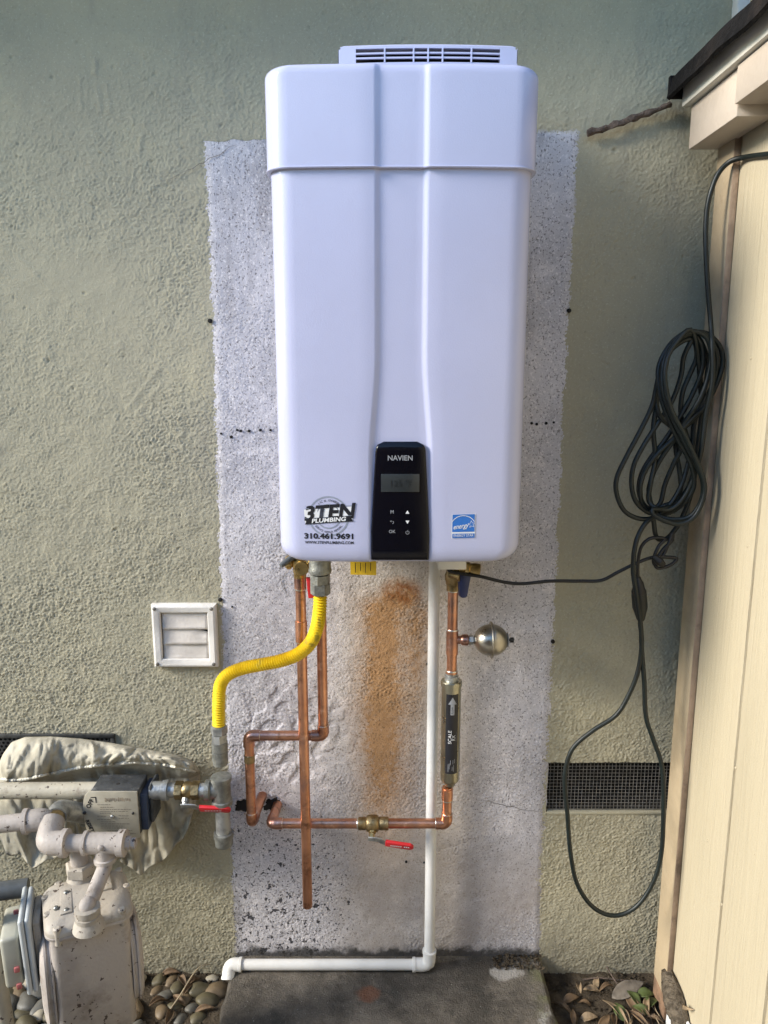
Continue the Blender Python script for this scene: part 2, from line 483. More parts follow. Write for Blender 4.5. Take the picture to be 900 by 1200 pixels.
def text(body, size, mat, parent, place, name='lettering', shear=0., bold=0., width=1., align='CENTER', spacing=1.0, extrude=0.0):
    """flat lettering; place(x, z) -> world point of the text plane's (x, up) coordinates"""
    cu = bpy.data.curves.new('t', 'FONT'); cu.body = body; cu.size = size; cu.align_x = align; cu.align_y = 'CENTER'
    cu.shear = shear; cu.offset = bold; cu.space_character = spacing; cu.resolution_u = 3
    o = bpy.data.objects.new('t', cu); C.objects.link(o)
    me = bpy.data.meshes.new_from_object(o); bpy.data.objects.remove(o); bpy.data.curves.remove(cu)
    me.name = name
    b = world_loc(parent) if parent else Vector((0, 0, 0))
    for v in me.vertices: v.co = Vector(place(v.co.x * width, v.co.y)) - b
    me.materials.clear(); me.materials.append(M[mat])
    q = bpy.data.objects.new(name, me); C.objects.link(q)
    if parent: q.parent = parent
    return q

def joined(objs, name):
    """join flat print meshes into one mesh object"""
    b = bmesh.new()
    for o in objs: b.from_mesh(o.data)
    keep = objs[0]; b.to_mesh(keep.data); b.free(); keep.name = name
    for o in objs[1:]: bpy.data.objects.remove(o)
    return keep

# ================================================================ SETTING
SOIL = -.062
g = MB()
g.grid([[Vector((x, y, SOIL)) for x in (-60, -8, -1.6, 1.6, 8, 60)] for y in (.02, -1.5, -8, -60)])
# finer uneven soil in view is part of the same sheet
ground = g.build('ground', 'soil'); ground['kind'] = 'structure'

def noisy(p, s, a): return (mnoise.noise(Vector(p) * s)) * a
rows = []
for j in range(46):
    y = -.0 - .55 * j / 45; row = []
    for i in range(150):
        x = -1.25 + 2.5 * i / 149
        e = min(1, (1.25 - abs(x)) / .1, (.55 + y) / .1 + .0)
        row.append(Vector((x, y + .001, SOIL + .003 + max(0, e) * (.006 + noisy((x, y, 0), 30, .009) + noisy((x, y, 3), 90, .005)))))
    rows.append(row)
soil = MB().grid(rows).build('soil_bed', 'soil'); soil['kind'] = 'structure'

# concrete pad: slightly chipped slab
pl, pr = G(262, 1170, 0).x, G(648, 1180, 0).x
b = MB()
rows = []
nx, ny = 90, 40
for j in range(ny + 1):
    y = -.004 - .85 * j / ny; row = []
    for i in range(nx + 1):
        x = lerp(pl, pr, i / nx)
        row.append(Vector((x + (noisy((0, y, 0), 22, .007) if i in (0, nx) else 0), y, noisy((x, y, 1), 14, .003) - (.008 if i in (0, nx) else 0))))
    rows.append(row)
b.grid(rows)
for i in (0, nx):
    b.grid([[r[i] for r in rows], [Vector((r[i].x + (-.004 if i == 0 else .004), r[i].y, -.12)) for r in rows]])
b.grid([rows[-1], [Vector((p.x, p.y, -.12)) for p in rows[-1]]])
pad = b.build('concrete_pad', 'concrete'); pad['kind'] = 'structure'

bounce_path = MB().grid([[Vector((x, y, SOIL + .02 + noisy((x, y, 0), 1.3, .006))) for x in [-8 + .4 * i for i in range(41)]] for y in (-1.0, -1.4, -1.8, -2.2, -2.6)]).build('path', 'bounce_path_concrete')  # pale path added out of view to bounce light onto the lower wall
bounce_path['kind'] = 'structure'
# ---------------------------------------------------------------- house
house = thing('house', 'olive beige stucco house wall with a bare grey patch behind the heater', 'house wall')
lv0, lv1 = P(-60, 861, 0), P(137, 917, 0)          # left under-floor vent
rv0, rv1 = P(642, 893, 0), P(779, 951, 0)
LV = (-1.25, lv1.x, lv1.z, lv0.z); RV = (rv0.x, .745, rv1.z, rv0.z)
def band_noise(nz, nx, dx, lo, hi, seed):
    """random field holding only wavelengths between lo and hi metres, unit spread"""
    rng = np.random.default_rng(seed)
    f = np.fft.rfft2(rng.standard_normal((nz, nx)))
    k = np.sqrt(np.fft.fftfreq(nz, dx)[:, None] ** 2 + np.fft.rfftfreq(nx, dx)[None, :] ** 2) + 1e-9
    c = math.log(1 / math.sqrt(lo * hi)); wd = math.log(hi / lo) / 2
    h = np.fft.irfft2(f * np.exp(-((np.log(k) - c) / wd) ** 2) / k, (nz, nx))
    return (h - h.mean()) / h.std()
def sheet(name, X, Z, Y, keep, mat, parent):
    """fast grid mesh from 2D arrays; keep marks the faces that exist"""
    nz, nx = X.shape
    co = np.stack([X, Y, Z], -1).reshape(-1, 3)
    a = (np.arange(nz - 1)[:, None] * nx + np.arange(nx - 1)[None, :])[keep]
    fc = np.stack([a, a + 1, a + nx + 1, a + nx], -1)
    used = np.zeros(len(co), bool); used[fc.ravel()] = True
    idx = np.cumsum(used) - 1; co = co[used]; fc = idx[fc]
    me = bpy.data.meshes.new(name)
    me.vertices.add(len(co)); me.vertices.foreach_set('co', co.ravel().astype(np.float32))
    me.loops.add(fc.size); me.loops.foreach_set('vertex_index', fc.ravel().astype(np.int32))
    me.polygons.add(len(fc)); me.polygons.foreach_set('loop_start', np.arange(0, fc.size, 4, dtype=np.int32))
    me.update(calc_edges=True); me.validate(); me.shade_smooth()
    me.materials.append(M[mat]); o = bpy.data.objects.new(name, me); C.objects.link(o); o.parent = parent
    return o
def sstep(x, a, b):
    t = np.clip((x - a) / (b - a), 0, 1); return t * t * (3 - 2 * t)
DX = .0025
gx = np.arange(-1.06, .80, DX); gz = np.arange(-.09, 2.30, DX)
WX, WZ = np.meshgrid(gx, gz); nz_, nx_ = WX.shape
zone = np.clip(.58 + .15 * band_noise(nz_, nx_, DX, .12, .9, 1) + .38 * sstep(WZ, 1.5, .6), .22, 1.15)
n1_ = band_noise(nz_, nx_, DX, .0045, .032, 2); n2_ = band_noise(nz_, nx_, DX, .0048, .009, 3)
dash = np.tanh(np.clip(n1_ - .15, 0, 3) * 1.2) * 1.0
grit = n2_ * .38
drift = band_noise(nz_, nx_, DX, .03, .15, 4)
pits_ = np.clip(band_noise(nz_, nx_, DX, .010, .05, 6) - 2.5, 0, 1)
WH = .00145 * zone * (dash + grit * 1.1) + .0003 * drift - .003 * pits_
for (ax, ay, bx_, by_, wd_, ht_) in [(93, 92, 95, 126, .004, .003), (113, 98, 118, 131, .004, .003), (125, 98, 129, 133, .004, .003), (112, 72, 111, 84, .006, .005), (166, 160, 163, 176, .005, .004), (101, 90, 102, 116, .004, .002),
                                     (150, 478, 186, 432, .005, .0022), (160, 486, 192, 446, .004, .0018), (190, 425, 207, 446, .004, .002), (60, 140, 85, 118, .004, .002), (20, 300, 60, 340, .006, .0018)]:
    A, B = P(ax, ay, 0), P(bx_, by_, 0); L2 = (B.x - A.x) ** 2 + (B.z - A.z) ** 2
    t = np.clip(((WX - A.x) * (B.x - A.x) + (WZ - A.z) * (B.z - A.z)) / L2, 0, 1)
    dd = np.hypot(WX - A.x - t * (B.x - A.x), WZ - A.z - t * (B.z - A.z)) + .002 * n1_
    WH += .5 * ht_ * np.exp(-(dd / (wd_ * .8)) ** 2)
cx_ = (WX[:-1, :-1] + WX[1:, 1:]) / 2; cz_ = (WZ[:-1, :-1] + WZ[1:, 1:]) / 2
keep = np.ones(cx_.shape, bool)
for o in (LV, RV): keep &= ~((cx_ > o[0]) & (cx_ < o[1]) & (cz_ > o[2]) & (cz_ < o[3]))
keep &= ~((cx_ > -.36) & (cx_ < .375) & (cz_ > .03) & (cz_ < 1.92))
wall = sheet('wall', WX, WZ, -WH, keep, 'stucco', house)
# the rest of the wall, out of view
w = MB(); gx0_, gx1_, gz0_, gz1_ = gx[0], gx[-1], gz[0], gz[-1]
for a, c, d, e in ((-4.2, gx0_, -.2, 2.52), (gx1_, 4.2, -.2, 2.52), (gx0_, gx1_, gz1_, 2.52), (gx0_, gx1_, -.2, gz0_)):
    w._add([(a, 0, d), (c, 0, d), (c, 0, e), (a, 0, e)], [(0, 1, 2, 3)])
w.build('wall_beyond', 'stucco', house, smooth=False)
for o in (LV, RV):
    rvl = MB()
    q = [(o[0], o[2]), (o[1], o[2]), (o[1], o[3]), (o[0], o[3])]
    for k in range(4):
        a, c = q[k], q[(k + 1) % 4]
        rvl._add([(a[0], 0, a[1]), (c[0], 0, c[1]), (c[0], .14, c[1]), (a[0], .14, a[1])], [(0, 1, 2, 3)])
    rvl.build('vent_reveal', 'vent_inside', house, smooth=False)
for o in (LV, RV):
    MB().box((o[0] - .05, .14, o[2] - .05), (o[1] + .05, .17, o[3] + .05)).build('vent_cavity', 'dark_hole', house)

# bare grey stucco patch: thin sheet with a ragged outline
lft = [(237, 166), (241, 260), (246, 380), (251, 520), (256, 690), (262, 870), (268, 1000), (272, 1117)]
rgt = [(682, 148), (675, 270), (667, 400), (660, 540), (652, 720), (643, 890), (638, 1010), (634, 1124)]
def edge_x(pts, zz):
    q = sorted((P(x, y, 0).z, P(x, y, 0).x) for x, y in pts); return np.interp(zz, [a for a, c in q], [c for a, c in q])
DP = .0026
pz_ax = np.arange(-.02, 1.962, DP); px_ax = np.arange(0, .80, DP)
nz_, nx_ = len(pz_ax), len(px_ax)
eL = edge_x(lft, pz_ax) + .0008 * np.interp(pz_ax, np.linspace(-.1, 2, 160), np.random.default_rng(9).standard_normal(160)); eR = edge_x(rgt, pz_ax) + .0007 * np.interp(pz_ax, np.linspace(-.1, 2, 160), np.random.default_rng(8).standard_normal(160))
U = (px_ax / px_ax[-1])[None, :]
PX = eL[:, None] * (1 - U) + eR[:, None] * U; PZ = np.repeat(pz_ax[:, None], nx_, 1)
topw = 1.948 + .0015 * np.interp(PX, np.linspace(-.5, .5, 70), np.random.default_rng(5).standard_normal(70)) + .012 * U - .024 * (1 - U)
PZ = np.minimum(PZ, topw)
g1 = band_noise(nz_, nx_, DP, .005, .011, 12); g2 = band_noise(nz_, nx_, DP, .02, .12, 13); g3 = band_noise(nz_, nx_, DP, .006, .03, 16)
coarse = np.clip(.55 + .35 * band_noise(nz_, nx_, DP, .15, .6, 14), .2, 1.3)
PH = coarse * (.00042 * g1 + .00065 * np.tanh(np.clip(g3 - .2, 0, 3))) + .00028 * g2
# peeled skim coat round the pipe holes: broken plateaus
pk = np.exp(-(((PX + .235) / .13) ** 2 + ((PZ - .60) / .15) ** 2))
PH -= .0028 * pk * sstep(band_noise(nz_, nx_, DP, .03, .11, 15), .1, .22)
edge_d = np.minimum(np.minimum(PX - eL[:, None], eR[:, None] - PX), 1.952 - PZ)
PH = PH + .0036 * sstep(edge_d, -.001, .02) - .0008
sheet('bare_stucco_patch', PX, PZ, -PH, np.ones((nz_ - 1, nx_ - 1), bool), 'patch', house)

def ribbon(pts, wd, name, mat='crack', parent=house, Y=-.0055):
    pts = [Vector(p) for p in pts]; q = []
    for i, p in enumerate(pts):
        if 0 < i < len(pts) - 1: p = p + Vector((random.uniform(-1, 1), 0, random.uniform(-1, 1))) * .003
        q.append(p)
    mbr = MB(); mbr.tube(q, [wd * (.25 + .75 * math.sin(math.pi * (i + .4) / (len(q)))) * random.uniform(.6, 1.3) for i in range(len(q))], 5)
    return mbr.build(name, mat, parent)
for c in [[(186, 213), (215, 202), (240, 190), (262, 176), (276, 170)], [(560, 938), (588, 942), (610, 949), (641, 953)],
          [(336, 830), (341, 862), (345, 880), (349, 905), (346, 930)], [(344, 790), (346, 770), (341, 752)],
          [(300, 905), (310, 894), (330, 880), (338, 862)], [(336, 700), (330, 680), (338, 664)],
          [(282, 915), (284, 900), (280, 885)], [(20, 806), (40, 808), (62, 811)]]:
    ribbon(sub([P(x, y, -.0045) for x, y in c], 4), .0006, 'crack')

def hole(px, py, r=.004, name='screw', mat='dark_hole'):
    p = P(px, py, -.004); r *= .78
    MB().lathe(p, (0, -1, 0), [(-.004, r), (.001, r), (.002, r * .55)], 12).build(name, mat, house)
for px, py, r in [(246, 376, .0062), (667, 364, .006), (258, 703, .006), (272, 711, .003), (648, 752, .006), (338, 765, .0045), (372, 769, .003),
                  (501, 778, .004), (497, 1071 - 60, .003), (476, 1010, .004)]:
    hole(px, py, r, 'screw')
for px, py in [(259, 508), (271, 512), (278, 504), (282, 505), (292, 505), (305, 504), (317, 504), (623, 496), (629, 497), (640, 496), (649, 495)]:
    hole(px, py, random.uniform(.003, .0048), 'anchor_hole')
# broken hole where the copper goes through the wall
for px, py, sx, sz in [(286, 944, .024, .017), (318, 943, .020, .018), (300, 941, .016, .009)]:
    p = P(px, py, -.0062); loop = []
    for k in range(26):
        a = 2 * math.pi * k / 26; q = 1 + mnoise.noise(Vector((math.cos(a) * 1.6, math.sin(a) * 1.6, px))) * .55 + random.uniform(-.12, .12)
        loop.append(p + Vector((math.cos(a) * sx * q, 0, math.sin(a) * sz * q)))
    MB().prism(loop, (0, .003, 0)).build('broken_opening', 'dark_hole', house)
    for k in range(16):   # crumbled rim
        a = random.uniform(0, 6.28); q = random.uniform(.85, 1.35); r_ = random.uniform(.002, .006)
        c_ = p + Vector((math.cos(a) * sx * q, .002, math.sin(a) * sz * q)); b = bmesh.new(); bmesh.ops.create_icosphere(b, subdivisions=1, radius=r_)
        for v in b.verts: v.co = c_ + Vector((v.co.x * random.uniform(.7, 1.6), v.co.y * .6, v.co.z)) 
        cm_ = MB(); cm_.bm(b); cm_.build('broken_plaster', 'patch', house, smooth=False)

# right vent: woven wire cloth in a recess
vm = MB()
y0 = .006; x = RV[0]
while x < RV[1]:
    vm.tube([(x + noisy((x, 0, 0), 9, .002), y0, RV[2]), (x, y0 + noisy((x, 1, 0), 12, .004), (RV[2] + RV[3]) / 2), (x, y0, RV[3])], .00075, 4, False); x += .0088
z = RV[2] + .003
while z < RV[3]:
    vm.tube([(RV[0], y0 - .001, z), ((RV[0] + RV[1]) / 2, y0 - .001, z + noisy((0, z, 0), 30, .002)), (RV[1], y0 - .001, z)], .00075, 4, False); z += .0088
vmo = vm.build('wire_mesh', 'wire', house); vmo['kind'] = 'stuff'
MB().box((RV[0] + .003, -.003, RV[2] - .007), (RV[1], .012, RV[2] + .001), .0015).build('vent_sill', 'stucco', house)

# left vent: perforated black metal sheet (hexagon-like holes)
pm = MB(); r = .0036; sx = .0105; sz = .0091; Y = -.004
j = 0; z = LV[2] + .006
while z < LV[3] - .004:
    x = -1.02 + (sx / 2 if j % 2 else 0)
    while x < LV[1] - .006:
        # ring of metal round each hole
        ins = [(x + r * math.cos(math.pi / 3 * k + .52), z + r * math.sin(math.pi / 3 * k + .52)) for k in range(6)]
        out = [(x + sx * .58 * math.cos(math.pi / 3 * k + .52), z + sx * .58 * math.sin(math.pi / 3 * k + .52)) for k in range(6)]
        pm._add([(a, Y, c) for a, c in ins] + [(a, Y, c) for a, c in out] , [(k, (k + 1) % 6, 6 + (k + 1) % 6, 6 + k) for k in range(6)])
        x += sx
    z += sz; j += 1
pmo = pm.build('perforated_screen', 'perforated', house, smooth=False); pmo['kind'] = 'stuff'
vf = MB()
vf.box((-1.02, -.007, LV[3] - .006), (LV[1] + .004, .002, LV[3] + .004), .001).box((LV[1] - .006, -.0065, LV[2] - .004), (LV[1] + .0035, .002, LV[3] - .0065), .001)
vf.box((-1.02, -.0065, LV[2] - .004), (LV[1] - .0065, .002, LV[2] + .004), .001)
vf.build('vent_frame', 'perforated', house)

# window trim at the upper right, above the shed roof
wx = P(857, 20, 0).x; wz = 2.03
wt = MB()
wt.box((wx, -.028, wz + .101), (wx + .10, .005, 2.46), .003)
win = wt.build('window_casing', 'white_trim', house)
MB().box((wx - .02, -.045, wz + .06), (wx + 1.02, .005, wz + .099), .004).build('window_sill', 'white_trim', win)
MB().box((wx + .90, -.028, wz + .101), (wx + 1.0, .005, 2.46), .003).build('window_casing', 'white_trim', win)
MB().box((wx + .103, -.016, wz + .103), (wx + .15, .004, 2.46), .002).box((wx + .153, -.015, wz + .103), (wx + .897, .004, wz + .16), .002).build('window_sash', 'white_trim', win)
MB().box((wx + .151, -.004, wz + .161), (wx + .896, .003, 2.46)).build('window_pane', 'glass', win)
# soffit and gutter board added out of view to shade the upper wall
MB().box((-4.2, -.34, 2.50), (4.2, .1, 2.52), .002).build('soffit', 'white_trim', house)
MB().box((-4.2, -.365, 2.48), (4.2, -.3425, 2.64), .003).build('added_gutter_board', 'white_trim', house)

# ---------------------------------------------------------------- unseen fence added behind the camera to block the pale low sky
fence = thing('added_board_fence', 'tall weathered brown board fence added out of view to block the low sky', 'fence', (0, -3.7, SOIL))
fb_me = MB().box((-.07, -.01, 0), (.07, .01, 2.55), .003).build('board', 'bare_wood', fence)
fb_me.location = (-6, 0, .03)
for k in range(1, 82):
    o = fb_me.copy(); C.objects.link(o); o.parent = fence; o.location = (-6 + k * .148, random.uniform(-.004, .004), .03 + random.uniform(-.015, .015))
for z in (.4, 1.3, 2.2):
    MB().box((-6.1, -3.755, SOIL + z), (6.1, -3.7165, SOIL + z + .09), .003).build('rail', 'bare_wood', fence)

# ---------------------------------------------------------------- shed
XB, XS = .66, .6735
shed = thing('shed', 'pale yellow panelled garden shed with overhanging dark roof edge', 'shed', (XS, -.07, SOIL))
YN = -.148
# siding boards between grooves
y = YN + .008; k = 0
while y > -2.3:
    y1 = y - .190 if k else -.345
    a = [(XS, y - .003), (XS, y1 + .004)]
    sb = MB()
    rows = []
    for i in range(60):
        z = -.045 + 1.955 * i / 59
        rows.append([Vector((XS + .010, y + .0, z)), Vector((XS + .008, y - .0035 + noisy((0, k, z), 25, .0012), z)), Vector((XS + .001, y - .005, z)), Vector((XS, y - .012, z)),
                     Vector((XS + noisy((k, 0, z), 3, .0012), (y + y1) / 2, z)), Vector((XS, y1 + .012, z)), Vector((XS + .001, y1 + .005, z)), Vector((XS + .008, y1 + .0035 + noisy((5, k, z), 25, .0012), z)), Vector((XS + .010, y1, z))])
    sb.grid(rows).build('siding_board', 'siding', shed)
    y = y1; k += 1
MB().box((XS + .0095, -2.3, -.04), (XS + .02, -.085, 1.91)).build('siding_backing', 'bare_wood', shed)
# end wall towards the house
MB().box((XS + .021, -.105, -.045), (2.6, -.085, 2.2)).build('end_wall', 'siding', shed)
cb = MB(); cz0, cz1 = .01, 1.93
cb.box((XB, YN + .0015, cz0), (XB + .022, -.073, cz1), .0012)
cor = cb.build('corner_board', 'trim', shed)
MB().box((XB + .0006, YN - .001, cz0 + .03), (XB + .0125, YN + .0008, cz1 - .002), .0004).build('corner_board_edge', 'trim_edge', shed)
MB().prism([(XB + .001, -.073, cz0 - .052), (XB + .001, YN - .001, cz0 - .06), (XB + .001, YN - .001, cz0 - .002), (XB + .001, -.073, cz0 - .002)], (.02, 0, 0), .001).build('rotten_board_foot', 'bare_wood', shed)
# peeled white flake at the foot
fl = [S(787, 1163, XS - .006), S(783, 1180, XS - .008), S(778, 1205, XS - .012), S(814, 1215, XS - .008), S(803, 1188, XS - .004), S(796, 1172, XS - .004)]
MB().prism([Vector((XS - .010, p.y, p.z)) for p in fl], (.006, 0, 0), .001).build('peeled_paint', 'peeled', shed)
# eave: soffit blocks, fascia, roofing
e1 = S(805, 175, .603); ez = 1.892; ey = -.069
MB().box((.603, -.28, ez), (.668, ey, ez + .079), .002).build('eave_block', 'fascia', shed)
MB().box((.597, -2.3, ez + .018), (.668, -.2825, ez + .079), .002).build('eave_board', 'fascia', shed)
MB().box((.588, -2.32, ez + .081), (.612, ey + .012, ez + .128), .002).build('fascia_board', 'fascia_white', shed)
rf = []
for j in range(50):
    yy = ey + .02 - 2.3 * j / 49
    sag = noisy((0, yy, 0), 9, .007)
    top = ez + .148 + sag
    rf.append([Vector((.586, yy, ez + .125)), Vector((.566 + noisy((1, yy, 0), 12, .006), yy, ez + .098 + sag)), Vector((.560 + noisy((1, yy, 0), 12, .006), yy, ez + .102 + sag)),
               Vector((.566, yy, top - .012)), Vector((.585, yy, top)), Vector((1.2, yy, top + .19)), Vector((1.75, yy, top + .36)), Vector((2.9, yy, top))])
ro = MB().grid(rf)
ro._add([v for v in rf[0]], [tuple(range(len(rf[0])))])
ro.build('roof', 'rolled_roof', shed)
MB().box((.562, ey + .012, ez + .099), (.6, ey + .024, ez + .14), .002).build('roof_end_flap', 'rolled_roof', shed)
for (px, py) in [(838 + 14, 500), (880, 420), (838, 700), (862, 900), (829, 985), (815, 1100), (846, 1060), (884, 1000), (876, 640)]:
    q = S(px, py, XS); MB().lathe(q + Vector((.001, 0, 0)), (-1, 0, 0), [(0, .0028), (.0016, .0028), (.0022, .0018)], 10).build('nail_head', 'siding', shed)
# nail the cord hangs on
nail_p = P(813, 397, -.13)
MB().tube([nail_p + Vector((-.03, .005, .006)), nail_p + Vector((.02, .0, -.002)), Vector((XB + .01, nail_p.y, nail_p.z - .003))], .002, 8).build('nail', 'steel', shed)

# mud clump at the shed foot: lumpy fibrous mass
mb = MB(); rows = []
c0 = [S(783, 1138, XS - .004), S(789, 1160, XS - .012), S(796, 1185, XS - .014), S(802, 1205, XS - .01)]
cp = spline(c0, 8)
mb.tube(cp, [.010 + .016 * math.sin(math.pi * (i + 1) / (len(cp) + 4)) for i in range(len(cp))], 18)
for v in mb.v:
    n_ = mnoise.noise(v * 85) * .007 + mnoise.noise(v * 210) * .003
    v += Vector((-abs(n_), n_, n_))
    v.x = min(v.x, XS - .002)
tag(mb.build('mud_clump', 'mud'), 'lump of dried brown mud stuck on the foot of the yellow shed', 'mud clump')

# brown stick jammed between roof and wall
sp = [P(688, 156, -.014), P(710, 150, -.018), P(730, 143, -.016), P(755, 134, -.018), P(786, 122, -.02)]
st = spline(sp, 6)
sm = MB().tube(st, [.0065 + .0025 * mnoise.noise(Vector((i * .37, 0, 2))) for i in range(len(st))], 9)
for v in sm.v: v += Vector((0, mnoise.noise(v * 60) * .004, mnoise.noise(v * 75 + Vector((3, 0, 0))) * .005))
tag(sm.build('stick', 'bark'), 'thin brown weathered stick lying against the wall beside the shed roof', 'stick')

# ================================================================ WATER HEATER
HX, HW, HD = .029, .22, .362
HB, HSEAM, HT = 1.124, 1.790, 1.947
heater = thing('water_heater', 'large glossy white wall hung tankless water heater with black control panel', 'water heater', (HX, 0, HB))
BOW, RC = .006, .042
def band(z):
    t = max(0, min(1, (1.50 - z) / .20)); t = t * t * (3 - 2 * t)
    return .0335 + .0115 * t
def yfront(u, z, w, d):
    y = -d + BOW * (u / .17) ** 2
    bnd = band(z); a = abs(u)
    t = max(0, min(1, (bnd + .013 - a) / .013)); t = t * t * (3 - 2 * t)
    return y + .005 * t
def outline(z, w, d, back):
    pts = []
    pts.append(Vector((-w, back, z))); pts.append(Vector((-w, lerp(back, -d + RC, .5), z)))
    ye = yfront(w - RC, z, w, d)
    for k in range(9):
        a = math.pi / 2 * k / 8
        pts.append(Vector((-w + RC - RC * math.cos(a), ye + RC - RC * math.sin(a), z)))
    bnd = band(z)
    us = [-(w - RC) + ((w - RC) - bnd - .013) * t / 5 for t in range(1, 6)]
    us += [-bnd - .013 + .013 * t / 6 for t in range(1, 7)]
    us += [-bnd + bnd * t / 3 for t in range(1, 4)]
    full = us + [-u for u in reversed(us[:-1])]
    for u in full: pts.append(Vector((u, yfront(u, z, w, d), z)))
    for k in range(8, -1, -1):
        a = math.pi / 2 * k / 8
        pts.append(Vector((w - RC + RC * math.cos(a), ye + RC - RC * math.sin(a), z)))
    pts.append(Vector((w, lerp(back, -d + RC, .5), z))); pts.append(Vector((w, back, z)))
    return [p + Vector((HX, 0, 0)) for p in pts]
def shell(z0, z1, w, d, rb, rt, back=-.03, fb=.35, ft=.35):
    """rb/rt: corner rounding seen from the front at bottom and top"""
    rows = []; zs = []
    if rb: zs += [(z0 + rb * (1 - math.cos(math.pi / 2 * k / 8)), rb * (1 - math.sin(math.pi / 2 * k / 8)), fb) for k in range(8)]
    else: zs.append((z0, 0, 0))
    n = 36
    za, zb = z0 + rb, z1 - rt
    zs += [(lerp(za, zb, k / n), 0, 0) for k in range(0 if rb else 1, n + (1 if rt else 1))]
    if rt: zs += [(z1 - rt * (1 - math.sin(math.pi / 2 * k / 8)), rt * (1 - math.cos(math.pi / 2 * k / 8)), ft) for k in range(1, 9)]
    # bottom cap ring, walls, top cap ring
    for z, ins, f in zs: rows.append(outline(z, w - ins, d - ins * f, back))
    def cap(row, z):
        cx = Vector((HX, -.17, z)); return [lerp(p, cx, .9) for p in row]
    rows = [cap(rows[0], rows[0][0].z)] + rows + [cap(rows[-1], rows[-1][0].z)]
    m_ = MB().grid(rows)
    for row in (rows[0], rows[-1]): m_._add(row, [tuple(range(len(row)))])
    return m_
shell(HB, HSEAM + .012, HW, HD, .030, .0, back=-.03).build('casing', 'enamel', heater, sharp=55)
capo = shell(HSEAM, HT, HW + .0055, HD + .006, 0, .015, back=-.028, ft=.5).build('vent_cap', 'enamel', heater, sharp=55)
# raised lip along the bottom edge of the cap
lip = outline(HSEAM + .002, HW + .0055, HD + .006, -.03)
MB().tube(lip, .0018, 8).build('cap_lip', 'enamel', capo)
MB().box((HX - .19, -.036, HB + .03), (HX + .19, -.002, HT - .05), .003).build('mounting_bracket', 'steel', heater)
MB().box((HX - .195, -.31, HB - .004), (HX + .195, -.06, HB + .006), .002).build('underside', 'grey_plastic', heater)
# exhaust grille on top: curved front with slots
gx0, gx1 = -.081, .232; gz0, gz1 = HT - .01, 2.014
gc = (gx0 + gx1) / 2; gw = (gx1 - gx0) / 2
def gy(x): return -.258 + .008 * ((x - gc) / gw) ** 2
gr = MB()
sz0, sz1 = 1.985, 2.007
nsl = 5; slots = [gc - .124 + .248 * k / nsl for k in range(nsl + 1)]
xs_ = sorted(set([gx0 + .008 * 0, gx0 + .01, slots[0], slots[-1], gx1 - .01, gx1] + [gx0 + (gx1 - gx0) * k / 30 for k in range(31)]))
def strip(m_, z0, z1, xa, xb, th=.006, n=24):
    r = [[], [], [], [], []]
    for k in range(n + 1):
        x = lerp(xa, xb, k / n); y = gy(x)
        for i, (yy, z) in enumerate(((y, z0), (y, z1), (y + th, z1), (y + th, z0), (y, z0))): r[i].append(Vector((x, yy, z)))
    m_.grid(r)
    for e in (0, n): m_._add([r[i][e] for i in range(4)], [(0, 1, 2, 3)])
strip(gr, gz0, sz0, gx0 + .002, gx1 - .002); strip(gr, sz1, gz1 - .003, gx0 + .006, gx1 - .006)
strip(gr, sz0, sz1, gx0 + .003, slots[0]); strip(gr, sz0, sz1, slots[-1], gx1 - .003)
# side and roof of the hood
hood = [[], [], [], []]
for k in range(25):
    x = lerp(gx0 + .004, gx1 - .004, k / 24); y = gy(x); xi = lerp(gx0 + .012, gx1 - .012, k / 24)
    hood[0].append(Vector((x, y + .0005, gz1 - .004))); hood[1].append(Vector((xi, y + .004, gz1))); hood[2].append(Vector((xi, -.06, gz1))); hood[3].append(Vector((x, -.05, gz1 - .01)))
gr.grid(hood)
for x in (gx0 + .002, gx1 - .002): gr._add([(x, gy(x), gz0), (x, -.05, gz0), (x, -.05, gz1 - .006), (x, gy(x), gz1 - .004)], [(0, 1, 2, 3)])
gro = gr.build('exhaust_grille', 'enamel', heater)
for k in range(1, 3):
    z = lerp(sz0, sz1, k / 3); s_ = MB(); strip(s_, z - .0013, z + .0013, slots[0], slots[-1], .004); s_.build('grille_bar', 'enamel', gro)
for x in slots[1:-1] + [gc]:
    MB().box((x - .0014, gy(x) - .0006, sz0), (x + .0014, gy(x) + .005, sz1)).build('grille_post', 'enamel', gro)
d_ = MB(); strip(d_, sz0 - .002, sz1 + .002, slots[0] - .002, slots[-1] + .002, .001)
for v in d_.v: v.y += .035
d_.build('grille_void', 'dark_hole', gro)

# control panel, tapering to a rounded top
pz0, pz1 = HB + .0055, 1.343
def pw(z):
    t = (z - pz0) / (pz1 - pz0)
    return .0525 - .0005 * (1 - t) - .0095 * max(0, t - .25) / .75
rows = []
N = 40
for k in range(N + 1):
    z = lerp(pz0, pz1, k / N); hw = pw(z); rr = .014
    if pz1 - z < rr: hw -= rr - math.sqrt(max(0, rr * rr - (rr - (pz1 - z)) ** 2))
    yb = -HD - .0022 + (.004 * ((z - (pz1 - .012)) / .012) ** 2 if z > pz1 - .012 else 0)
    if z < pz0 + .02: yb += .006 * (1 - (z - pz0) / .02) ** 2
    row = [Vector((HX - hw, -HD + .012, z)), Vector((HX - hw, yb + .003, z)), Vector((HX - hw + .0015, yb + .0006, z)), Vector((HX - hw + .004, yb, z)), Vector((HX, yb - .0008, z)),
           Vector((HX + hw - .004, yb, z)), Vector((HX + hw - .0015, yb + .0006, z)), Vector((HX + hw, yb + .003, z)), Vector((HX + hw, -HD + .012, z))]
    rows.append(row)
pm_ = MB().grid(rows); pm_._add(rows[-1], [tuple(range(9))]); pm_._add(rows[0], [tuple(range(9))])
panel = pm_.build('control_panel', 'gloss_black', heater, sharp=60)
